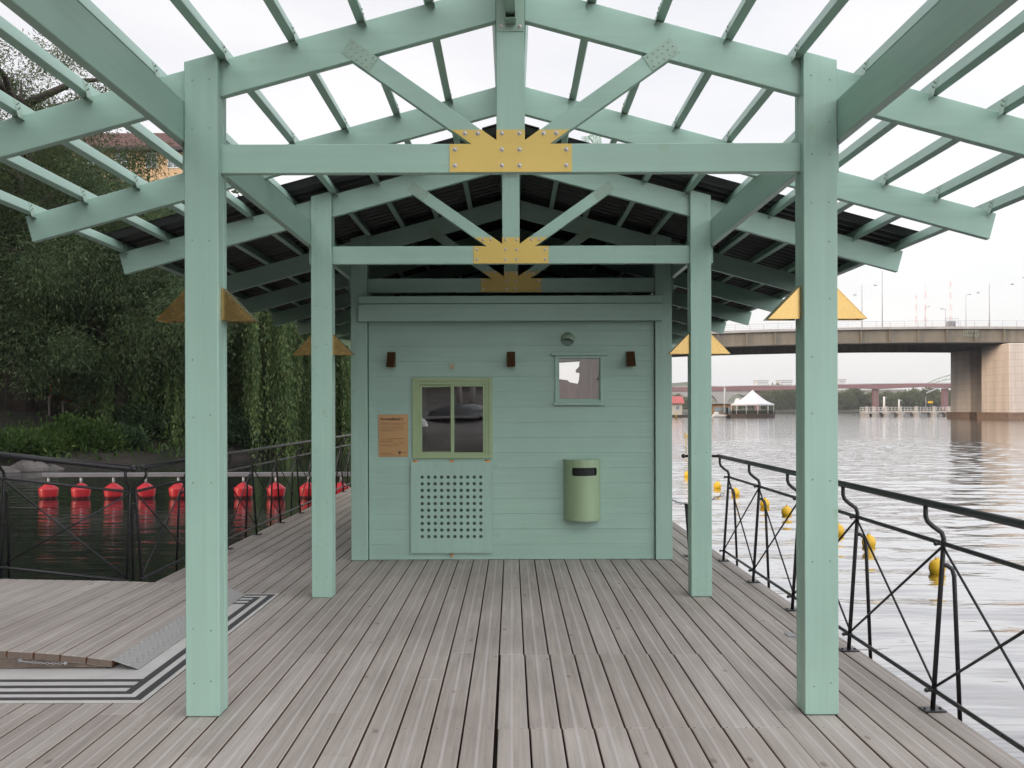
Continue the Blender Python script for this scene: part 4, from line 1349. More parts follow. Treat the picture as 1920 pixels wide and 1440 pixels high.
shrub(225, 38.0, 0.5, 0.9, 'dull green low shrub at the railing corner', M['dark_leaf'], 45)
shrub(300, 40.5, 1.6, 1.6, 'dark green shrub at the water beside the front left post', M['dark_leaf'], 46)
shrub(335, 44, 1.8, 1.8, 'dark green shrub half hidden behind the front left post', M['dark_leaf'], 47)
shrub(455, 42.5, 1.3, 1.7, 'dark green shrub at the waterline under the weeping willow curtain', M['dark_leaf'], 48)
shrub(540, 46.5, 1.3, 1.9, 'dark green shrub at the waterline between the two left posts', M['dark_leaf'], 49)
shrub(625, 51.0, 1.3, 2.0, 'dark green shrub at the waterline beside the kiosk corner', M['dark_leaf'], 50)
shrub(395, 43.0, 1.5, 1.5, 'dark shrub at the waterline behind the front left post', M['dark_leaf'], 51)
# ground cover
g = np.random.default_rng(77)
P = []
for i in range(70000):
    (a, c) = sp[g.integers(40, len(sp) - 60)] if False else sp[g.integers(0, len(sp))]
    if not (-40 < a < -4 and c < 70): continue
    s = abs(g.normal()) * 3.0 + 0.25
    X, Y = a + INL.x * s + g.normal() * 0.8, c + INL.y * s + g.normal() * 0.8
    if math.sin(X * 0.8 + 1.3) + math.sin(Y * 0.7) + 0.4 * g.normal() < -0.25: continue
    P.append((X, Y, bank_z(s, X, Y) - 0.02))
P = np.array(P)
Dd = np.stack([g.normal(size=len(P)) * 0.5, g.normal(size=len(P)) * 0.5, np.ones(len(P))], 1)
L = g.uniform(0.10, 0.34, len(P))
o = child_mesh('ground_cover', leaf_mesh('ground_cover', P, Dd, L, L * 0.35, M['grass']), None)
tag(o, 'low green grass and weeds covering the left bank', 'ground cover', kind='stuff')

# rocks, log, stakes and a painted wall under the trees
def rock(xp, D, r, sc, label, seed):
    g = np.random.default_rng(seed)
    X = (xp - 959) * D / F
    b = bmesh.new(); bmesh.ops.create_icosphere(b, subdivisions=3, radius=r)
    for v in b.verts:
        n = 0.20 * math.sin(v.co.x * 5 / r * .5 + seed) + 0.16 * math.sin(v.co.y * 4 / r * .6 + 2 * seed) + 0.13 * math.sin(v.co.z * 7 / r * .5 + seed) + g.normal() * 0.02
        v.co = Vector((v.co.x * sc[0], v.co.y * sc[1], v.co.z * sc[2])) * (1 + n) + Vector((X, D, ZW + 0.02))
    o = MB().merge(b).build('rock', M['rock']); tag(o, label, 'rock', 'shore rocks'); return o
M['rock'] = simple('grey_shore_rock', (0.13, 0.12, 0.115), 0.85, var=0.3, scale=3, bump=0.5)
rock(52, 33.2, 0.42, (1.5, 0.9, 0.8), 'large grey shore rock at the tip of the bank, left of the boom end', 1)
rock(12, 32.6, 0.36, (1.7, 0.9, 0.55), 'flat grey shore rock at the left edge of the photo', 2)
rock(95, 34.4, 0.30, (1.6, 0.9, 0.5), 'low dark shore rock behind the boom end', 3)
rock(140, 35.4, 0.30, (2.0, 0.8, 0.4), 'long low shore rock beneath the tallest bright shrub', 4)
rock(235, 38.4, 0.34, (1.8, 0.8, 0.45), 'low pale shore rock near the railing corner', 5)
rock(295, 41.0, 0.34, (1.1, 0.9, 0.8), 'round brown shore rock between railing corner and front left post', 6)
mb = MB()
a = Vector(at(186, 40.6, 0.30)); c = Vector(at(222, 39.2, 0.08))
mb.tube([a, a.lerp(c, .5) + Vector((0, 0, .03)), c], 0.07, 8, r1=0.05)
tag(mb.build('fallen_log', simple('pale_dead_wood', (0.20, 0.15, 0.12), 0.8, var=0.2)), 'bare fallen log lying on the bank slope', 'log')
for xp, lab in ((118, 'thin grey wooden stake standing on the bank, right one of two'), (92, 'thin grey wooden stake standing on the bank, left one of two')):
    p = at(xp, 40.5)
    mb = MB(); mb.box(p[0] - 0.035, p[0] + 0.035, p[1] - 0.035, p[1] + 0.035, p[2] - 0.2, p[2] + 0.85, 0.006)
    tag(mb.build('stake', simple('grey_stake_wood', (0.19, 0.17, 0.155), 0.8)), lab, 'stake')
def graffiti():
    t = NT('sprayed_concrete')
    n = t.noise(t.pos((1.3, 1, 1.6)), 1.1, 4, 0.6)
    n2 = t.noise(t.pos((1, 1, 1.2)), 2.3, 3)
    c = t.ramp(n, [(0.40, (0.10, 0.10, 0.10)), (0.47, (0.42, 0.05, 0.03)), (0.53, (0.50, 0.14, 0.04)), (0.56, (0.06, 0.17, 0.15)), (0.62, (0.5, 0.48, 0.45)), (0.68, (0.16, 0.05, 0.16))])
    c = t.mix(c, (0.55, 0.55, 0.55), t.ramp(n2, [(0.60, 0.0), (0.64, 0.8)]))
    t.set(c, 0.8); return t.m
pa, pb = at(95, 47.5), at(330, 50)
mb = MB()
d = (Vector(pb) - Vector(pa)); ang = math.atan2(d.y, d.x)
Mx = Matrix.Translation((pa[0], pa[1], min(pa[2], pb[2]) - 0.3)) @ Matrix.Rotation(ang, 4, 'Z')
mb.box(0, Vector((d.x, d.y)).length, 0, 0.25, 0, 2.6, 0.02, 0, Mx)
gwall = mb.build('painted_wall', graffiti())
tag(gwall, 'low concrete wall sprayed red, orange and white under the willow', 'wall')

# ------------------------------------------------------------------ yellow house above the trees
def window_grid(parent, xs, zs, y, w_, h_, frame, pane):
    for x in xs:
        for z in zs:
            mb = MB(); frame_ring(mb, x - w_ / 2, x + w_ / 2, z - h_ / 2, z + h_ / 2, 0.10, y - 0.05, y + 0.03, 0)
            mb.box(x - 0.04, x + 0.04, y - 0.045, y + 0.03, z - h_ / 2 + 0.1, z + h_ / 2 - 0.1)
            f = mb.build('window', frame, parent)
            MB().box(x - w_ / 2 + 0.09, x + w_ / 2 - 0.09, y - 0.015, y + 0.01, z - h_ / 2 + 0.09, z + h_ / 2 - 0.09).build('pane', pane, f)
M['house_yellow'] = simple('ochre_render', (0.62, 0.42, 0.24), 0.8, var=0.08, scale=2)
M['house_roof'] = simple('dark_red_roof_tiles', (0.11, 0.055, 0.05), 0.75, var=0.15, scale=6)
M['pane_blue'] = simple('reflecting_window_pane', (0.22, 0.27, 0.30), 0.1, var=0.1)
M['white_frame'] = simple('white_window_frame', (0.7, 0.7, 0.68), 0.5)
M['eave'] = simple('dark_eave_boards', (0.06, 0.05, 0.05), 0.7)
HD = 98.0
hx0_, hx1_ = px(84, 300, HD).x, px(346, 300, HD).x
ze, zr_ = px(250, 277, HD).z, px(250, 254, HD + 5).z - 1.6
hb = thing('yellow_house', ((hx0_ + hx1_) / 2, HD + 5, 10), 'ochre yellow house with dark red roof peeking over the left trees', 'house')
MB().box(hx0_, hx1_, HD, HD + 10, 9.5, ze).build('wall', M['house_yellow'], hb)
mb = MB()
mb.prism([(HD - 0.9, ze - 0.1), (HD + 10.9, ze - 0.1), (HD + 8, zr_ + 1), (HD + 5, zr_ + 1.6), (HD + 2, zr_ + 1.0)], 'x', hx0_ - 0.6, hx1_ + 0.6)
mb.build('roof', M['house_roof'], hb)
MB().box(hx0_ - 0.7, hx1_ + 0.7, HD - 1.0, HD - 0.05, ze - 0.45, ze - 0.12).build('eave', M['eave'], hb)
window_grid(hb, [px(x, 300, HD).x for x in (124, 175, 228, 284, 325)], [px(300, y, HD).z for y in (301, 358, 415)], HD - 0.02, 1.15, 1.55, M['white_frame'], M['pane_blue'])

# ------------------------------------------------------------------ road bridge
BRZ = lambda X: 16.05 - 0.00042 * (X - 78) ** 2
def bridge_slab(mb, X0, X1, y0, y1, ztop, zbot, step=6.0):
    xs = np.arange(X0, X1 + 0.1, step)
    b = bmesh.new()
    rows = [[b.verts.new((x, y, BRZ(x) + z)) for (y, z) in ((y0, ztop), (y1, ztop), (y1, zbot), (y0, zbot))] for x in xs]
    for r0, r1 in zip(rows, rows[1:]):
        for k in range(4): b.faces.new((r0[k], r1[k], r1[(k + 1) % 4], r0[(k + 1) % 4]))
    b.faces.new(rows[0]); b.faces.new(rows[-1][::-1])
    bmesh.ops.recalc_face_normals(b, faces=b.faces[:])
    mb.merge(b)
def girder_mat():
    t = NT('olive_brown_girder_paint')
    n = t.noise(t.pos((0.9, 0.9, 0.12)), 1.2, 5, 0.6)
    n2 = t.noise(t.pos((0.05, 0.05, 0.3)), 1.0, 3)
    c = t.ramp(n, [(0.3, (0.17, 0.145, 0.105)), (0.6, (0.25, 0.215, 0.16)), (0.8, (0.31, 0.275, 0.22))])
    c = t.mix(c, t.ramp(n2, [(0.3, 0.78), (0.7, 1.15)]), 1.0, 'MULTIPLY')
    t.set(c, 0.65); return t.m
M['girder'] = girder_mat()
M['girder_dark'] = simple('dark_brown_underside', (0.12, 0.105, 0.09), 0.8, var=0.2, scale=0.5)  # darker brown for the bottom flanges and cross girders
M['slab'] = simple('pale_bridge_slab', (0.42, 0.40, 0.38), 0.8, var=0.15, scale=0.6)
def pier_mat():
    t = NT('concrete_pier_panels')
    br = t.n('ShaderNodeTexBrick')
    br.inputs['Scale'].default_value = 1.0; br.inputs['Mortar Size'].default_value = 0.028
    br.inputs['Brick Width'].default_value = 2.4; br.inputs['Row Height'].default_value = 1.25
    br.inputs['Color1'].default_value = (0.64, 0.55, 0.48, 1); br.inputs['Color2'].default_value = (0.67, 0.585, 0.51, 1); br.inputs['Mortar'].default_value = (0.48, 0.40, 0.345, 1)
    sep = t.n('ShaderNodeSeparateXYZ'); t.l(t.n('ShaderNodeNewGeometry').outputs['Position'], sep.inputs[0])
    cmb = t.n('ShaderNodeCombineXYZ'); t.l(t.math('ADD', sep.outputs['X'], sep.outputs['Y']), cmb.inputs[0]); t.l(sep.outputs['Z'], cmb.inputs[1])
    t.l(cmb.outputs[0], br.inputs['Vector'])
    n = t.noise(t.pos((0.7, 0.7, 0.08)), 0.8, 5)
    c = t.mix(br.outputs['Color'], t.ramp(n, [(0.3, 0.82), (0.7, 1.1)]), 1.0, 'MULTIPLY')
    t.set(c, 0.85); return t.m
M['pier'] = pier_mat()
M['fender'] = simple('brown_timber_fender', (0.22, 0.145, 0.10), 0.8, var=0.25, scale=2)
M['pole'] = simple('pale_grey_pole', (0.42, 0.42, 0.44), 0.6)
M['mint_spray'] = simple('pale_spray_paint', (0.50, 0.60, 0.50), 0.6)
br = thing('road_bridge', (90, 190, 0), 'brown steel road bridge on concrete piers crossing the water on the right', 'bridge')
BX0, BX1 = -60, 260
mb = MB()
bridge_slab(mb, BX0, BX1, 175.0, 175.9, -0.45, -2.75); mb.build('girder', M['girder'], br)
mb = MB(); bridge_slab(mb, BX0, BX1, 203.2, 204.2, -0.45, -2.75); mb.build('girder', M['girder'], br)
mb = MB(); bridge_slab(mb, BX0, BX1, 174.4, 205, -0.0, -0.44); mb.build('deck_slab', M['slab'], br)
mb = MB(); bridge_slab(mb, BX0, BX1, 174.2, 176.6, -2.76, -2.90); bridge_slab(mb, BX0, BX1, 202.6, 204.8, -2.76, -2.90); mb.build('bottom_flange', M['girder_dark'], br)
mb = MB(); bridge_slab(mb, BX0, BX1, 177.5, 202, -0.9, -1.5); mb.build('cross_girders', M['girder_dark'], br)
mb = MB()
x = -55.0
while x < 255:
    z = BRZ(x)
    mb.box(x - 0.09, x + 0.09, 174.55, 174.99, z - 2.7, z - 0.5); x += 5.1
mb.build('stiffeners', M['girder'], br)
mb = MB()
for zz in (1.02, 0.62, 0.25):
    xs = np.arange(BX0, BX1 + 1, 6.0); mb.tube([(x, 174.7, BRZ(x) + zz) for x in xs], 0.03 if zz > 1 else 0.018, 5)
x = float(BX0)
while x < BX1:
    mb.bar((x, 174.7, BRZ(x)), (x, 174.7, BRZ(x) + 1.02), 0.03, 5); x += 2.5
mb.build('parapet', M['pole'], br)
def pier(x0, y0, w_, l_, ztop):
    mb = MB(); mb.box(x0, x0 + w_, y0, y0 + l_, -3, ztop, 0.12); o = mb.build('pier', M['pier'], br)
    mb = MB(); mb.box(x0 - 0.55, x0 + w_ + 0.55, y0 - 0.7, y0 + l_ + 0.6, -2.5, 0.55, 0.05)
    mb.box(x0 - 0.62, x0 + w_ + 0.6, y0 - 0.78, y0 + l_ + 0.65, 0.35, 0.75, 0.04)
    mb.build('fender', M['fender'], o)
    return o
pier(87.3, 172.0, 26, 10.2, 12.9)
pier(89.8, 192.0, 24, 8.6, 12.9)
mb = MB()
rr = random.Random(5)
base = px(1806, 632, 174.5)
for row, (zt, zb) in enumerate(((1.25, 0.75), (0.65, 0.0))):
    x = 0.0
    while x < 2.6:
        pts = [(base.x + x + rr.uniform(0, .15), 174.53, base.z + zb), (base.x + x + rr.uniform(.05, .25), 174.53, base.z + zt), (base.x + x + rr.uniform(.2, .3), 174.53, base.z + (zb + zt) / 2 + rr.uniform(-.2, .2))]
        mb.tube(pts, 0.035, 4); x += 0.26
mb.build('graffiti', M['mint_spray'], br)

# things on the bridge
def pole(xp, ytop, D, r, label, arm=0.0, mat='pole', name='bridge_pole'):
    p = px(xp, ytop, D); zb = BRZ(p.x) + 0.002
    t = thing(name, (p.x, D, zb), label, 'pole', 'poles on the road bridge')
    MB().tube([(p.x, D, zb), (p.x, D, p.z)], r, 8, r1=r * 0.6).build('mast', M[mat], t)
    mb = MB(); mb.box(p.x - r * 1.6, p.x + r * 1.6, D - r * 1.6, D + r * 1.6, zb, zb + 0.25, 0.02); mb.build('foot', M[mat], t)
    if arm:
        MB().tube([(p.x, D, p.z), (p.x + arm, D, p.z + 0.1)], 0.05, 6).build('arm', M[mat], t)
        MB().box(min(p.x + arm, p.x + arm * 1.9), max(p.x + arm, p.x + arm * 1.9), D - 0.12, D + 0.12, p.z + 0.02, p.z + 0.17, 0.03).build('lamp_head', M['pole'], t)
    return t
pole(1616, 534, 178, 0.11, 'slim pale pole on the bridge, beside the brass lamp')
pole(1654, 508, 178, 0.11, 'tallest slim grey pole on the bridge parapet')
pole(1811, 553, 178, 0.07, 'street light with short arm above the graffiti on the bridge', 0.5, name='street_light')
pole(1855, 531, 178, 0.11, 'slim grey pole on the bridge near the right edge')
pole(1735, 576, 200, 0.07, 'short street light on the far side of the bridge, middle of the span', 0.5, name='street_light')
pole(1773, 580, 178, 0.08, 'short street light beside the graffiti covered cabinet on the bridge', -0.5, name='street_light')
M['mast_red'] = None
def mast_mat():
    t = NT('red_white_mast')
    sep = t.n('ShaderNodeSeparateXYZ'); t.l(t.n('ShaderNodeNewGeometry').outputs['Position'], sep.inputs[0])
    f = t.math('LESS_THAN', t.math('FRACT', t.math('DIVIDE', sep.outputs['Z'], 2.4)), 0.5)
    t.set(t.mix((0.78, 0.75, 0.75), (0.72, 0.50, 0.47), f), 0.6); return t.m
M['mast_red'] = mast_mat()
for xp, yt, lab in ((1735, 538, 'pale red and white lattice mast rising over the bridge, left one'), (1782, 530, 'pale red and white lattice mast above the graffiti covered cabinet on the bridge'), (1718, 555, 'shortest pale lattice mast over the bridge')):
    D = 201.0; p = px(xp, yt, D); zb = BRZ(p.x) + 0.004
    t = thing('lattice_mast', (p.x, D, zb), lab, 'mast')
    wv = 0.16
    mb = MB()
    for sx, sy in ((-1, -1), (1, -1), (1, 1), (-1, 1)): mb.bar((p.x + sx * wv, D + sy * wv, zb), (p.x + sx * wv * .5, D + sy * wv * .5, p.z), 0.025, 4)
    z = zb; k = 0
    while z < p.z - 1:
        mb.bar((p.x + (-1) ** k * wv * .8, D - wv * .8, z), (p.x - (-1) ** k * wv * .8, D - wv * .8, z + 0.6), 0.018, 4); z += 0.6; k += 1
    mb.build('lattice', M['mast_red'], t)
    MB().bar((p.x, D, p.z - 0.3), (p.x, D, p.z + 1.0), 0.03, 5).build('antenna', M['mast_red'], t)
# street lamps hung on wires over the carriageway
for i, (xp, yp, lab) in enumerate([(1641, 535, 'hanging street lamp over the bridge, left of the tallest pole'), (1603, 553, 'hanging street lamp over the bridge, nearest the brass lamp'), (1834, 549, 'hanging street lamp over the bridge, right of the graffiti'),
                                   (1898, 533, 'hanging street lamp over the bridge, near the right edge'), (1921, 520, 'hanging street lamp cut by the right edge')]):
    D = 190.0; p = px(xp, yp, D)
    t = thing('hanging_street_lamp', (p.x, D, p.z), lab, 'street lamp', 'street lamps hung over the bridge')
    mb = MB(); mb.lathe([(0.0, 0.30), (0.06, 0.28), (0.10, 0.10), (0.40, 0.0), (0.36, -0.05), (0.0, -0.12)], p.x, D, p.z, 12); mb.build('shade', M['pole'], t)
    MB().tube([(p.x, 176.0, p.z + 1.0), (p.x, D, p.z + 0.3), (p.x, 204.0, p.z + 1.0)], 0.004, 4).build('span_wire', M['pole'], t)
# control cabinet with tags
p = px(1783, 606, 175.6)
t = thing('bridge_cabinet', (p.x, 175.6, BRZ(p.x)), 'small grey railed cabinet covered in graffiti on the bridge edge', 'cabinet')
MB().box(p.x - 0.7, p.x + 0.7, 175.2, 176.0, BRZ(p.x) + 0.004, BRZ(p.x) + 1.0, 0.03).build('box', simple('tagged_cabinet', (0.30, 0.30, 0.31), 0.6, var=0.6, scale=5), t)
mb = MB()
for dx in (-1.1, -0.55, 0, 0.55, 1.1): mb.bar((p.x + dx, 175.0, BRZ(p.x)), (p.x + dx, 175.0, BRZ(p.x) + 1.5), 0.03, 5)
for zz in (0.75, 1.5): mb.bar((p.x - 1.1, 175.0, BRZ(p.x) + zz), (p.x + 1.1, 175.0, BRZ(p.x) + zz), 0.03, 5)
mb.build('cage', M['pole'], t)

# ------------------------------------------------------------------ far shore
def hill_mat():
    t = NT('far_hillside'); n = t.noise(t.pos(), 0.02, 5)
    t.set(t.ramp(n, [(0.3, (0.10, 0.12, 0.075)), (0.7, (0.17, 0.17, 0.12))]), 0.9); return t.m
M['hill'] = hill_mat()
b = bmesh.new()
rows = []
for i in range(61):
    x = -300 + i * 30
    hh = 1.0 + 0.28 * math.sin(x * 0.011) + 0.14 * math.sin(x * 0.037 + 1) + 0.08 * math.sin(x * 0.11)
    rows.append([b.verts.new((x, yy, zz if zz < 2 else zz * hh)) for yy, zz in ((690, -1.5), (706, 0.5), (760, 1.9), (850, 6), (1000, 20), (1200, 22), (1390, 10))])
for r0, r1 in zip(rows, rows[1:]):
    for k in range(6): b.faces.new((r0[k], r1[k], r1[k + 1], r0[k + 1]))
bmesh.ops.recalc_face_normals(b, faces=b.faces[:])
tag(MB().merge(b, 0, True).build('hills', M['hill'], origin=(0, 0, 0)), kind='structure')

# far shore trees: three crowns, copied one by one
def far_proto(seed, h, rad):
    g = np.random.default_rng(seed)
    P = []; Dd = []
    for i in range(60):
        u = g.normal(size=3); u /= np.linalg.norm(u); u *= g.uniform(0.35, 1) ** 0.5
        c = np.array([u[0] * rad, u[1] * rad, h * 0.56 + u[2] * h * 0.44])
        o = g.normal(size=(60, 3)) * rad * 0.17
        P.append(c + o); Dd.append(o + g.normal(size=(60, 3)) * 0.3)
    P = np.concatenate(P); Dd = np.concatenate(Dd); L = g.uniform(0.7, 1.4, len(P)) * 1.15
    return leaf_mesh('crown', P, Dd, L, L * 0.6, M['far_leaf'])
protos = [far_proto(1, 14, 5.5), far_proto(2, 12, 6.2), far_proto(3, 16, 4.6)]
tm = bpy.data.meshes.new('trunk')
mb = MB(); mb.tube([(0, 0, -0.5), (0.1, 0.1, 4), (0, 0, 9)], 0.4, 6, r1=0.12); mb.bm.to_mesh(tm); mb.bm.free(); tm.materials.append(M['bark'])
rr = random.Random(9)
FL = 'broad green tree in the row along the far shore below the maroon bridge'
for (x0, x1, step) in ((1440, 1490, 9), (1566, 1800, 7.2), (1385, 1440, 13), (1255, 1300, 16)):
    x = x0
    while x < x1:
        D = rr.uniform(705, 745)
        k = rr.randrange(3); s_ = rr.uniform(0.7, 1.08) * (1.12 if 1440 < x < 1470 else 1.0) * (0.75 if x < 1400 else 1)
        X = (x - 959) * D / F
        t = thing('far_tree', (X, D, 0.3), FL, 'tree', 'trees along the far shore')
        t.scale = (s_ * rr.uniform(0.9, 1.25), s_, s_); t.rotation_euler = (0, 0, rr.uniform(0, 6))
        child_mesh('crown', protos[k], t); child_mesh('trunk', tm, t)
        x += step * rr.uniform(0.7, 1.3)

# maroon bridge
M['maroon'] = simple('maroon_bridge_steel', (0.20, 0.10, 0.105), 0.6, var=0.1, scale=0.1)
mbg = thing('maroon_bridge', (150, 640, 0), 'long maroon bridge far across the water behind the white pavilion tent', 'bridge')
def span(parent, pts, thick, depth, mat, name):
    """pts: (xpix, ytop, ybot, D)"""
    b = bmesh.new(); rows = []
    for x, yt, yb_, D in pts:
        a, c = px(x, yt, D), px(x, yb_, D)
        rows.append([b.verts.new((a.x, D, a.z)), b.verts.new((a.x * (D + depth) / D, D + depth, a.z)), b.verts.new((a.x * (D + depth) / D, D + depth, c.z)), b.verts.new((a.x, D, c.z))])
    for r0, r1 in zip(rows, rows[1:]):
        for k in range(4): b.faces.new((r0[k], r1[k], r1[(k + 1) % 4], r0[(k + 1) % 4]))
    b.faces.new(rows[0]); b.faces.new(rows[-1][::-1])
    bmesh.ops.recalc_face_normals(b, faces=b.faces[:])
    return MB().merge(b).build(name, mat, parent)
span(mbg, [(1180, 728, 736, 690), (1260, 726, 734.5, 684), (1340, 725, 733, 680), (1420, 723.5, 732.5, 675), (1490, 723, 730, 670), (1560, 721.5, 728, 665), (1610, 720.5, 728, 662), (1645, 720, 729.5, 660), (1690, 719.5, 727, 656), (1730, 719, 725, 653), (1775, 719, 727.5, 650), (1850, 718, 728, 646)], 0, 9, M['maroon'], 'girder')
span(mbg, [(1180, 726.6, 727.7, 690), (1340, 723.6, 724.7, 680), (1490, 721.6, 722.7, 670), (1610, 719.2, 720.2, 662), (1730, 717.7, 718.7, 653), (1850, 716.7, 717.7, 646)], 0, 0.4, M['pole'], 'parapet')
for x, D in ((1423, 677), (1645, 662), (1776, 652)):
    a = px(x, 729, D)
    mb = MB(); mb.box(a.x - 1.6, a.x + 1.6, D + 1.5, D + 6, -1, a.z + 0.3, 0.2); mb.build('pillar', M['maroon'], mbg)
# concrete arch bridge behind
M['arch'] = simple('pale_concrete_arches', (0.34, 0.33, 0.33), 0.85, var=0.06, scale=0.05)
ab = thing('arch_bridge', (170, 800, 0), 'pale concrete bridge of round arches behind the maroon bridge', 'bridge')
D = 780.0
zt = px(1400, 731, D).z
def arch_wall(x0, x1, n, y0):
    wv = (x1 - x0) / n
    b = bmesh.new()
    top = []; bot = []
    for i in range(n):
        cx = x0 + wv * (i + 0.5); r_ = wv * 0.40
        seg = 14
        xs = [x0 + wv * i] + [cx - r_ * math.cos(math.pi * k / seg) for k in range(seg + 1)]
        zs_ = [-2] + [1.0 + (zt - 4.5) * math.sin(math.pi * k / seg) for k in range(seg + 1)]
        if i == 0: pass
        top += xs; bot += zs_
    top.append(x1); bot.append(-2)
    f = [b.verts.new((x, y0, z)) for x, z in zip(top, bot)]
    g_ = [b.verts.new((x, y0, zt)) for x in top]
    f2 = [b.verts.new((x, y0 + 8, z)) for x, z in zip(top, bot)]
    g2 = [b.verts.new((x, y0 + 8, zt)) for x in top]
    for i in range(len(top) - 1):
        b.faces.new((f[i], f[i + 1], g_[i + 1], g_[i])); b.faces.new((f2[i], g2[i], g2[i + 1], f2[i + 1])); b.faces.new((f[i], f2[i], f2[i + 1], f[i + 1])); b.faces.new((g_[i], g_[i + 1], g2[i + 1], g2[i]))
    bmesh.ops.recalc_face_normals(b, faces=b.faces[:])
    return MB().merge(b)
xA, xB = px(1240, 740, D).x, px(1700, 740, D).x
arch_wall(xA, xB, 8, D).build('arch_wall', M['arch'], ab)
MB().box(xA, xB, D - 0.6, D - 0.02, zt - 0.9, zt - 0.02).build('string_course', M['arch'], ab)
# pale green steel arch at the right
D = 700.0
ga = thing('green_steel_arch', (px(1775, 720, D).x, D, 15), 'pale green steel truss arch rising behind the maroon bridge at the pier', 'arch')
M['pale_green'] = simple('pale_green_steel', (0.45, 0.53, 0.48), 0.6)
up = [(1738, 719), (1750, 713), (1764, 707.5), (1780, 703), (1800, 699.5), (1830, 697)]
lo = [(1748, 719), (1758, 716), (1770, 713), (1784, 709.5), (1802, 706.5), (1830, 704)]
mb = MB(); mb.tube([px(x, y, D) for x, y in up], 0.45, 5); mb.tube([px(x, y, D) for x, y in lo], 0.4, 5)
for (a, c), (e, f) in zip(up, lo): mb.bar(px(a, c, D), px(e, f, D), 0.25, 5)
for (a, c), (e, f) in zip(up[1:], lo): mb.bar(px(a, c, D), px(e, f, D), 0.25, 5)
mb.build('truss', M['pale_green'], ga)
mb = MB(); mb.bar(px(1737, 737, D), px(1762, 726, D), 0.6, 5); mb.bar(px(1727, 727, D), px(1745, 733, D), 0.4, 5); mb.build('thrust_beam', M['pole'], ga)

# white blocks of flats on the far hill
M['block'] = simple('white_render_far', (0.66, 0.66, 0.67), 0.8, var=0.05)
M['block_glass'] = simple('far_window_band', (0.33, 0.36, 0.40), 0.3, var=0.1)
for xa_, xb_, yt, yb_, lab in ((1419, 1441, 713, 724, 'pale apartment block on the far hill, left one between the right posts'), (1462, 1486, 712.5, 724, 'pale apartment block on the far hill just left of the front right post'), (1572, 1586, 711, 722, 'pale apartment block on the far hill just right of the front right post')):
    D = 1010.0
    a, c = px(xa_, yt, D), px(xb_, yb_, D)
    t = thing('apartment_block', ((a.x + c.x) / 2, D, 18), lab, 'building')
    mb = MB(); mb.box(a.x, c.x, D, D + 14, 14, a.z - 0.6); mb.build('wall', M['block'], t)
    MB().box(a.x - 0.5, c.x + 0.5, D - 0.5, D + 14.5, a.z - 0.59, a.z).build('roof', M['slab'], t)
    zq = a.z - 2.0
    while zq > c.z:
        MB().box(a.x + 0.8, c.x - 0.8, D - 0.06, D - 0.002, zq - 1.2, zq).build('window_band', M['block_glass'], t); zq -= 2.6

# white pavilion tent on its pontoon
TD = 240.0
ctr = px(1411, 779, TD)
tx, ty = ctr.x, TD
pw = 41 * TD / F
tent = thing('pavilion_tent', (tx, ty, ZW), 'white peaked pavilion tent on a dark floating pontoon across the water', 'tent')
M['canvas'] = simple('white_tent_canvas', (0.80, 0.79, 0.80), 0.6, var=0.03)
z_eave = px(1411, 757.5, TD).z; z_top = px(1411, 731, TD).z; z_deck = px(1411, 776.5, TD).z
prof_ = []
for k in range(12):
    u = k / 11; prof_.append((pw * u, z_eave + (z_top - z_eave) * (1 - u) ** 1.45))
mb = MB(); mb.lathe(prof_, tx, ty, 0, 12, smooth=False)
mb.lathe([(pw, z_eave), (pw * 1.0, z_eave - 0.35), (pw * 0.985, z_eave - 0.35), (pw * 0.985, z_eave)], tx, ty, 0, 12, smooth=False)
mb.build('canopy', M['canvas'], tent)
mb = MB(); mb.lathe([(0, -1.0), (pw * 1.02, -1.0), (pw * 1.02, z_deck), (0, z_deck)], tx, ty, 0, 12, smooth=False); mb.build('pontoon', simple('brown_pontoon', (0.085, 0.06, 0.048), 0.8, var=0.3), tent)
for k in range(12):
    a = 2 * math.pi * (k + 0.0) / 12
    MB().tube([(tx + pw * .97 * math.cos(a), ty + pw * .97 * math.sin(a), z_deck), (tx + pw * .97 * math.cos(a), ty + pw * .97 * math.sin(a), z_eave)], 0.09, 6).build('pole', M['white_paint'], tent)
mb = MB()
for k in range(48):
    a = 2 * math.pi * k / 48
    mb.box(tx + pw * .93 * math.cos(a) - 0.35, tx + pw * .93 * math.cos(a) + 0.35, ty + pw * .93 * math.sin(a) - 0.05, ty + pw * .93 * math.sin(a) + 0.05, z_deck + 0.02, z_deck + 0.9)
mb.build('parapet', simple('dark_planter_boxes', (0.05, 0.055, 0.04), 0.8, var=0.4), tent)
rr = random.Random(4)
mb = MB()
for k in range(16):
    a, q = rr.uniform(0, 6.28), rr.uniform(0.1, 0.8) * pw
    x, y = tx + q * math.cos(a), ty + q * math.sin(a)
    mb.box(x - 0.4, x + 0.4, y - 0.4, y + 0.4, z_deck + 0.70, z_deck + 0.74); mb.bar((x, y, z_deck), (x, y, z_deck + 0.7), 0.05, 5)
    mb.box(x + 0.5, x + 0.9, y - 0.2, y + 0.2, z_deck + 0.42, z_deck + 0.46); mb.box(x + 0.87, x + 0.9, y - 0.2, y + 0.2, z_deck + 0.46, z_deck + 0.9); mb.bar((x + .7, y, z_deck), (x + .7, y, z_deck + 0.42), 0.05, 5)
mb.build('furniture', simple('dark_cafe_furniture', (0.06, 0.055, 0.05), 0.7), tent)
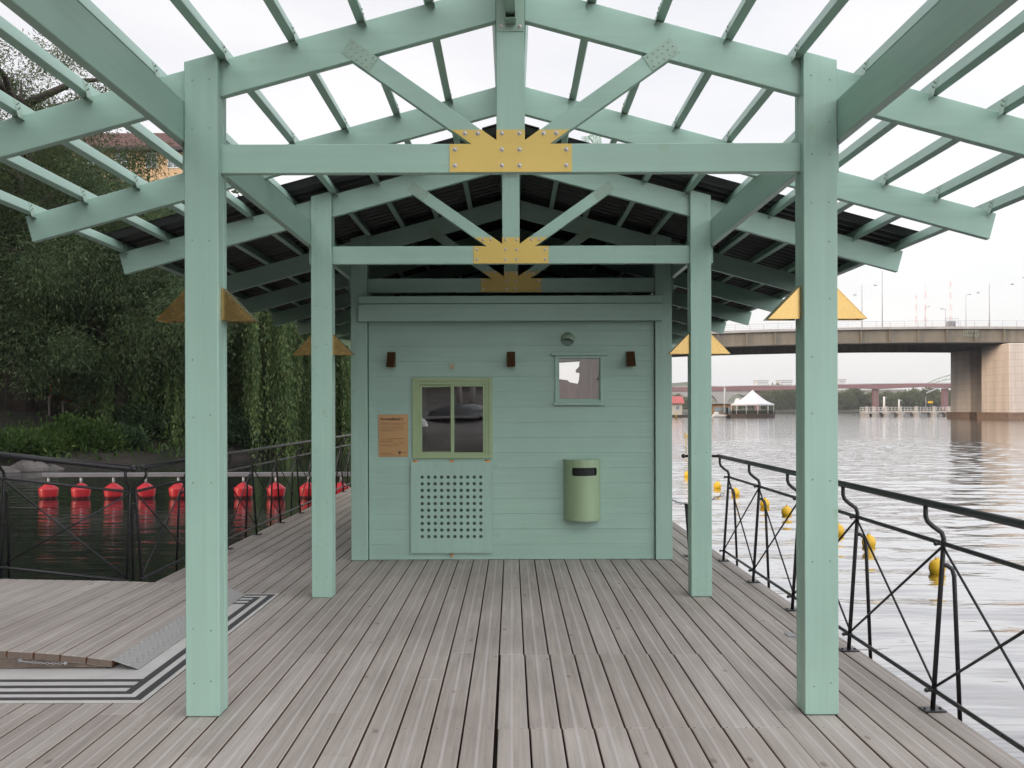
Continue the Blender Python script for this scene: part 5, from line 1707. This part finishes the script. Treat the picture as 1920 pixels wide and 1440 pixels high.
# timber restaurant on the floating dock
def local_box(xa_, xb_, yt, yb_, D, depth):
    a, c = px(xa_, yt, D), px(xb_, yb_, D)
    return (a.x, c.x, D, D + depth, c.z, a.z)
D = 246.0
rs = thing('timber_restaurant', (px(1352, 778, D).x, D, 0), 'low brown timber restaurant on the dock left of the white tent', 'building')
bx_ = local_box(1318, 1376, 757.5, 778.5, D, 8)
MB().box(*bx_).build('wall', simple('warm_timber_boards', (0.36, 0.22, 0.11), 0.7, var=0.15, scale=1.2), rs)
MB().box(bx_[0] - 0.5, bx_[1] + 0.4, D - 0.7, D + 8.5, bx_[5], bx_[5] + 0.25, 0.05).build('flat_roof', M['slab'], rs)
for xq, wv in ((1346, 0.9), (1359.5, 0.75), (1367, 0.75)):
    p = px(xq, 768, D)
    MB().box(p.x - wv, p.x + wv, D - 0.08, D + 0.01, p.z - 1.0 if wv < 0.8 else p.z - 0.5, p.z + 0.55).build('window' if wv > 0.8 else 'door', M['pane_blue'], rs)
mb = MB(); q = local_box(1378, 1388, 747, 757, 252, 2)
mb.prism([(q[0], q[4]), (q[1], q[4]), (q[1] * .5 + q[0] * .5, q[5])], 'y', 250, 254)
tag(mb.build('small_tent', M['canvas']), 'small white peaked tent behind the timber restaurant roof', 'tent')
dk = local_box(1225, 1376, 778.3, 783, 244.5, 14)
mb = MB(); mb.box(dk[0], dk[1], dk[2], dk[3], -1.0, dk[5], 0.05)
tag(mb.build('floating_dock', M['timber_dark']), 'long dark floating dock carrying the restaurant and red roofed house', 'dock')
mb = MB()
p = px(1346, 779, 243.5)
mb.prism([(p.x - 1.7, ZW), (p.x + 1.6, ZW), (p.x + 2.2, ZW + 0.5), (p.x - 1.2, ZW + 0.85)], 'y', 242.3, 243.6, 0.15)
mb.box(p.x - 1.0, p.x + 0.1, 242.6, 243.3, ZW + 0.7, ZW + 1.3, 0.15)
tag(mb.build('motor_boat', M['white_paint']), 'small white motor boat moored at the dock beside the timber restaurant', 'boat')
# flagpole
D = 245.0
p = px(1358, 757, D); q = px(1358, 723.5, D)
fp = thing('flagpole', (p.x, D, p.z), 'white flagpole with drooping pale flag above the timber restaurant', 'flagpole')
MB().tube([(p.x, D, p.z - 2.5), (p.x, D, q.z)], 0.12, 8, r1=0.05).build('pole', M['white_paint'], fp)
mb = MB(); mb.prism([(p.x + 0.1, q.z - 0.4), (p.x + 0.35, q.z - 0.6), (p.x + 0.3, q.z - 1.4), (p.x + 0.2, q.z - 2.0), (p.x + 0.1, q.z - 1.6)], 'y', D - 0.02, D + 0.02)
mb.build('flag', simple('pale_blue_flag', (0.55, 0.62, 0.72), 0.7), fp)
# red roofed house
D = 250.0
rh = thing('red_roof_house', (px(1270, 770, D).x, D, 0), 'small cream boathouse with red tiled roof on the dock beside the kiosk corner', 'house')
q = local_box(1238, 1279, 755.5, 778.5, D, 7)
MB().box(*q).build('wall', simple('cream_boards', (0.62, 0.57, 0.47), 0.7, var=0.05), rh)
b = bmesh.new()
v = [b.verts.new(c) for c in ((q[0] - .6, D - 0.7, q[5] - 0.15), (q[1] + .5, D - 0.7, q[5] - 0.15), (q[1] + .5, D + 7.7, q[5] - 0.15), (q[0] - .6, D + 7.7, q[5] - 0.15), (q[0] - .6, D + 3.5, q[5] + 1.75), (q[1] + .7, D + 3.5, q[5] + 1.75))]
for f in ((0, 1, 5, 4), (2, 3, 4, 5), (1, 2, 5), (3, 0, 4), (0, 3, 2, 1)): b.faces.new([v[i] for i in f])
bmesh.ops.recalc_face_normals(b, faces=b.faces[:])
MB().merge(b).build('roof', simple('bright_red_tiles', (0.50, 0.13, 0.12), 0.6, var=0.1, scale=2), rh)
for xq in (1268.5, 1272): 
    p = px(xq, 763.5, D); f_ = MB().box(p.x - 0.28, p.x + 0.28, D - 0.06, D + 0.01, p.z - 0.7, p.z + 0.5).build('window', M['white_frame'], rh)
    MB().box(p.x - 0.2, p.x + 0.2, D - 0.085, D - 0.061, p.z - 0.6, p.z + 0.4).build('pane', M['pane_blue'], f_)

# jetty of pale concrete trestles
JD = 250.0
jt = thing('concrete_jetty', (px(1700, 775, JD).x, JD, ZW), 'pale concrete guide jetty with white railing left of the bridge pier', 'jetty')
M['jetty'] = simple('pale_jetty_concrete', (0.60, 0.55, 0.51), 0.8, var=0.1, scale=1)
ja, jb = px(1618, 771, JD), px(1796, 771, JD)
MB().box(ja.x, jb.x, JD, JD + 2.2, px(1700, 773.2, JD).z, px(1700, 771, JD).z, 0.03).build('walkway', M['jetty'], jt)
mb = MB()
zt0, zt1 = px(1700, 771, JD).z, px(1700, 763.5, JD).z
for zz in (zt1, (zt0 + zt1) / 2): mb.bar((ja.x, JD + 0.1, zz), (jb.x, JD + 0.1, zz), 0.05, 5); mb.bar((ja.x, JD + 2.1, zz), (jb.x, JD + 2.1, zz), 0.05, 5)
x = ja.x
while x < jb.x: mb.bar((x, JD + 0.1, zt0), (x, JD + 0.1, zt1), 0.05, 5); mb.bar((x, JD + 2.1, zt0), (x, JD + 2.1, zt1), 0.05, 5); x += 0.82
mb.build('railing', M['white_paint'], jt)
for xq in (1625, 1638, 1661, 1688, 1718, 1751, 1779):
    p = px(xq, 771, JD)
    mb = MB(); mb.box(p.x - 0.55, p.x + 0.55, JD - 0.5, JD + 2.7, -2.5, 0.15, 0.05); mb.box(p.x - 0.9, p.x + 0.9, JD - 0.7, JD + 2.9, 0.15, 0.42, 0.03); mb.box(p.x - 0.35, p.x + 0.35, JD - 0.2, JD + 0.05, 0.43, 2.0, 0.03)
    mb.build('trestle', M['jetty'], jt)
for xq, yt, wv, lab in ((1660.5, 743.5, 0.30, 'taller white lamp column on the concrete jetty'), (1688.5, 749, 0.22, 'shorter white lamp column on the concrete jetty')):
    p = px(xq, yt, JD)
    t = thing('jetty_lamp', (p.x, JD + 1, zt0), lab, 'lamp')
    MB().tube([(p.x, JD + 1, zt0), (p.x, JD + 1, p.z)], wv, 10, r1=wv * .8).build('column', M['white_paint'], t)
    MB().box(p.x + 0.1, p.x + 0.75, JD + 0.9, JD + 1.1, p.z - 0.35, p.z - 0.1, 0.03).build('lamp_head', M['pole'], t)
p = px(1739, 744, JD)
t = thing('signal_pole', (p.x, JD + 1, zt0), 'thin pole with yellow sign board on the jetty near the pier', 'sign')
MB().tube([(p.x, JD + 1, zt0), (p.x, JD + 1, p.z)], 0.07, 6).build('pole', M['pole'], t)
q = px(1747.5, 754, JD)
MB().box(q.x - 0.62, q.x + 0.62, JD + 0.95, JD + 1.0, q.z - 0.28, q.z + 0.28).build('sign_board', M['yellow_float'], t)
MB().bar((p.x, JD + 1.02, q.z), (q.x + 0.6, JD + 1.02, q.z), 0.04, 5).build('bracket', M['pole'], t)

# ------------------------------------------------------------------ shore behind the camera (seen in the window panes), with trees added to block light
b = bmesh.new()
rows = []
for i in range(41):
    x = -60 + i * 1.48
    rows.append([b.verts.new((x + (0.02 * (yy + 22) ** 2 * -0.15 if i == 40 else 0), yy + 0.6 * math.sin(x * .4), zz + 0.15 * math.sin(x * .9 + yy))) for yy, zz in ((-22, -1.5), (-23, 0.1), (-26, 0.7), (-31, 1.5), (-38, 3.2), (-60, 6))])
for r0, r1 in zip(rows, rows[1:]):
    for k in range(5): b.faces.new((r0[k + 1], r1[k + 1], r1[k], r0[k]))
bmesh.ops.recalc_face_normals(b, faces=b.faces[:])
tag(MB().merge(b, 0, True).build('quay_path', simple('pale_gravel_path', (0.17, 0.15, 0.145), 0.9, var=0.35, scale=1.2), origin=(0, 0, 0)), kind='structure')
src = None
b = bmesh.new(); rows = []
for i in range(21):
    y = -34 + i * 2.15
    rows.append([b.verts.new((x + 0.3 * math.sin(y), y, z + 0.1 * math.sin(y * 1.3 + x))) for x, z in ((-9.4, -1.5), (-9.6, 0.3), (-14, 0.6), (-30, 1.2), (-60, 2.0))])
for r0, r1 in zip(rows, rows[1:]):
    for k in range(4): b.faces.new((r0[k], r1[k], r1[k + 1], r0[k + 1]))
bmesh.ops.recalc_face_normals(b, faces=b.faces[:])
tag(MB().merge(b, 0, True).build('added_tree_ground', M['earth'], origin=(0, 0, 0)), kind='structure')  # unseen ground added to carry the trees that block the sun
for x, y, z, r_, sc in ((-14.5, 3.5, 0.5, 0.3, 0.85), (-15, -7, 0.6, 2.0, 0.85), (-13, -18, 0.6, 3.3, 0.85), (-22, -1, 0.9, 5.2, 1.05), (-3.8, -39, 2.2, 1.7, 0.42), (-34, -22, 1.5, 2.9, 1.15), (-16, -32, 1.2, 4.0, 1.0), (-8, -44, 3.4, 0.9, 0.5),
                     (-44, 26, 1.6, 1.1, 1.1), (-36, 29, 1.6, 2.6, 1.0), (-29, 33, 1.2, 4.4, 1.1), (-58, 20, 0.8, 5.5, 1.2)):
    if src is None:  # unseen trees added to block the low sun and darken reflections
        src = broad_tree((x, y, z), 14.0, 6.8, 0.8, 150, 190, M['dark_leaf'], 'unseen dark leafy tree added to block light and darken the reflections', seed=55, leaf=(0.5, 0.22), clump_r=1.7, group='unseen trees added to block light', name='light_blocking_tree')
    else:
        c_ = copy_tree(src, (x, y, z), rotz=r_); c_.scale = (sc, sc, sc)

# pale trunks and boats added to give the serving window a reflection
for x, y, ln, lab in ((-2.15, -33.5, 0.25, 'pale birch trunk added to be mirrored in the serving window, left one'), (-2.75, -33, -0.2, 'pale birch trunk added to be mirrored in the serving window, right one')):
    t = thing('reflection_birch', (x, y, 1.8), lab, 'tree')
    MB().tube([(x, y, 1.6), (x + ln * .4, y, 3.5), (x + ln, y, 8)], 0.16, 8, r1=0.09).build('trunk', simple('birch_bark', (0.55, 0.50, 0.47), 0.8, var=0.3), t)
    P = RNG.normal(size=(3000, 3)) * np.array([1.6, 1.6, 1.3]) + np.array([ln, 0, 7.4])
    child_mesh('crown', leaf_mesh('crown', P, RNG.normal(size=(3000, 3)), 0.3, 0.14, M['dark_leaf']), t)
for x, y, r_, lab in ((-5.0, -25.5, 0.9, 'upturned white rowing boat added on the unseen shore for the window reflection'), (-2.4, -28.5, -0.7, 'upturned dark rowing boat added on the unseen shore for the window reflection')):
    b = bmesh.new(); bmesh.ops.create_uvsphere(b, u_segments=20, v_segments=12, radius=1)
    bmesh.ops.bisect_plane(b, geom=b.verts[:] + b.edges[:] + b.faces[:], plane_co=(0, 0, 0), plane_no=(0, 0, -1), clear_outer=True)
    for v in b.verts: v.co = Vector((v.co.x * 2.0, v.co.y * 0.75 * (1 - 0.35 * v.co.x), v.co.z * 0.6))
    bmesh.ops.transform(b, matrix=Matrix.Translation((x, y, 0.75 if y > -27 else 1.2)) @ Matrix.Rotation(r_, 4, 'Z'), verts=b.verts[:])
    tag(MB().merge(b, 0, True).build('reflection_boat', M['white_paint'] if y > -27 else M['black_steel']), lab, 'boat')

# ------------------------------------------------------------------ evening haze over the water
def haze():
    m = bpy.data.materials.new('haze'); m.use_nodes = True
    t = m.node_tree; t.nodes.clear()
    o = t.nodes.new('ShaderNodeOutputMaterial'); v = t.nodes.new('ShaderNodeVolumePrincipled')
    v.inputs['Color'].default_value = (0.93, 0.93, 0.96, 1); v.inputs['Density'].default_value = 0.0002
    v.inputs['Anisotropy'].default_value = 0.2
    t.links.new(v.outputs[0], o.inputs['Volume'])
    mb = MB(); mb.box(-880, 1480, -290, 1395, -4.0, 60)
    o_ = mb.build('haze', m); tag(o_, 'thin pale haze in the air over the water', 'haze', kind='stuff'); o_.display_type = 'WIRE'
haze()
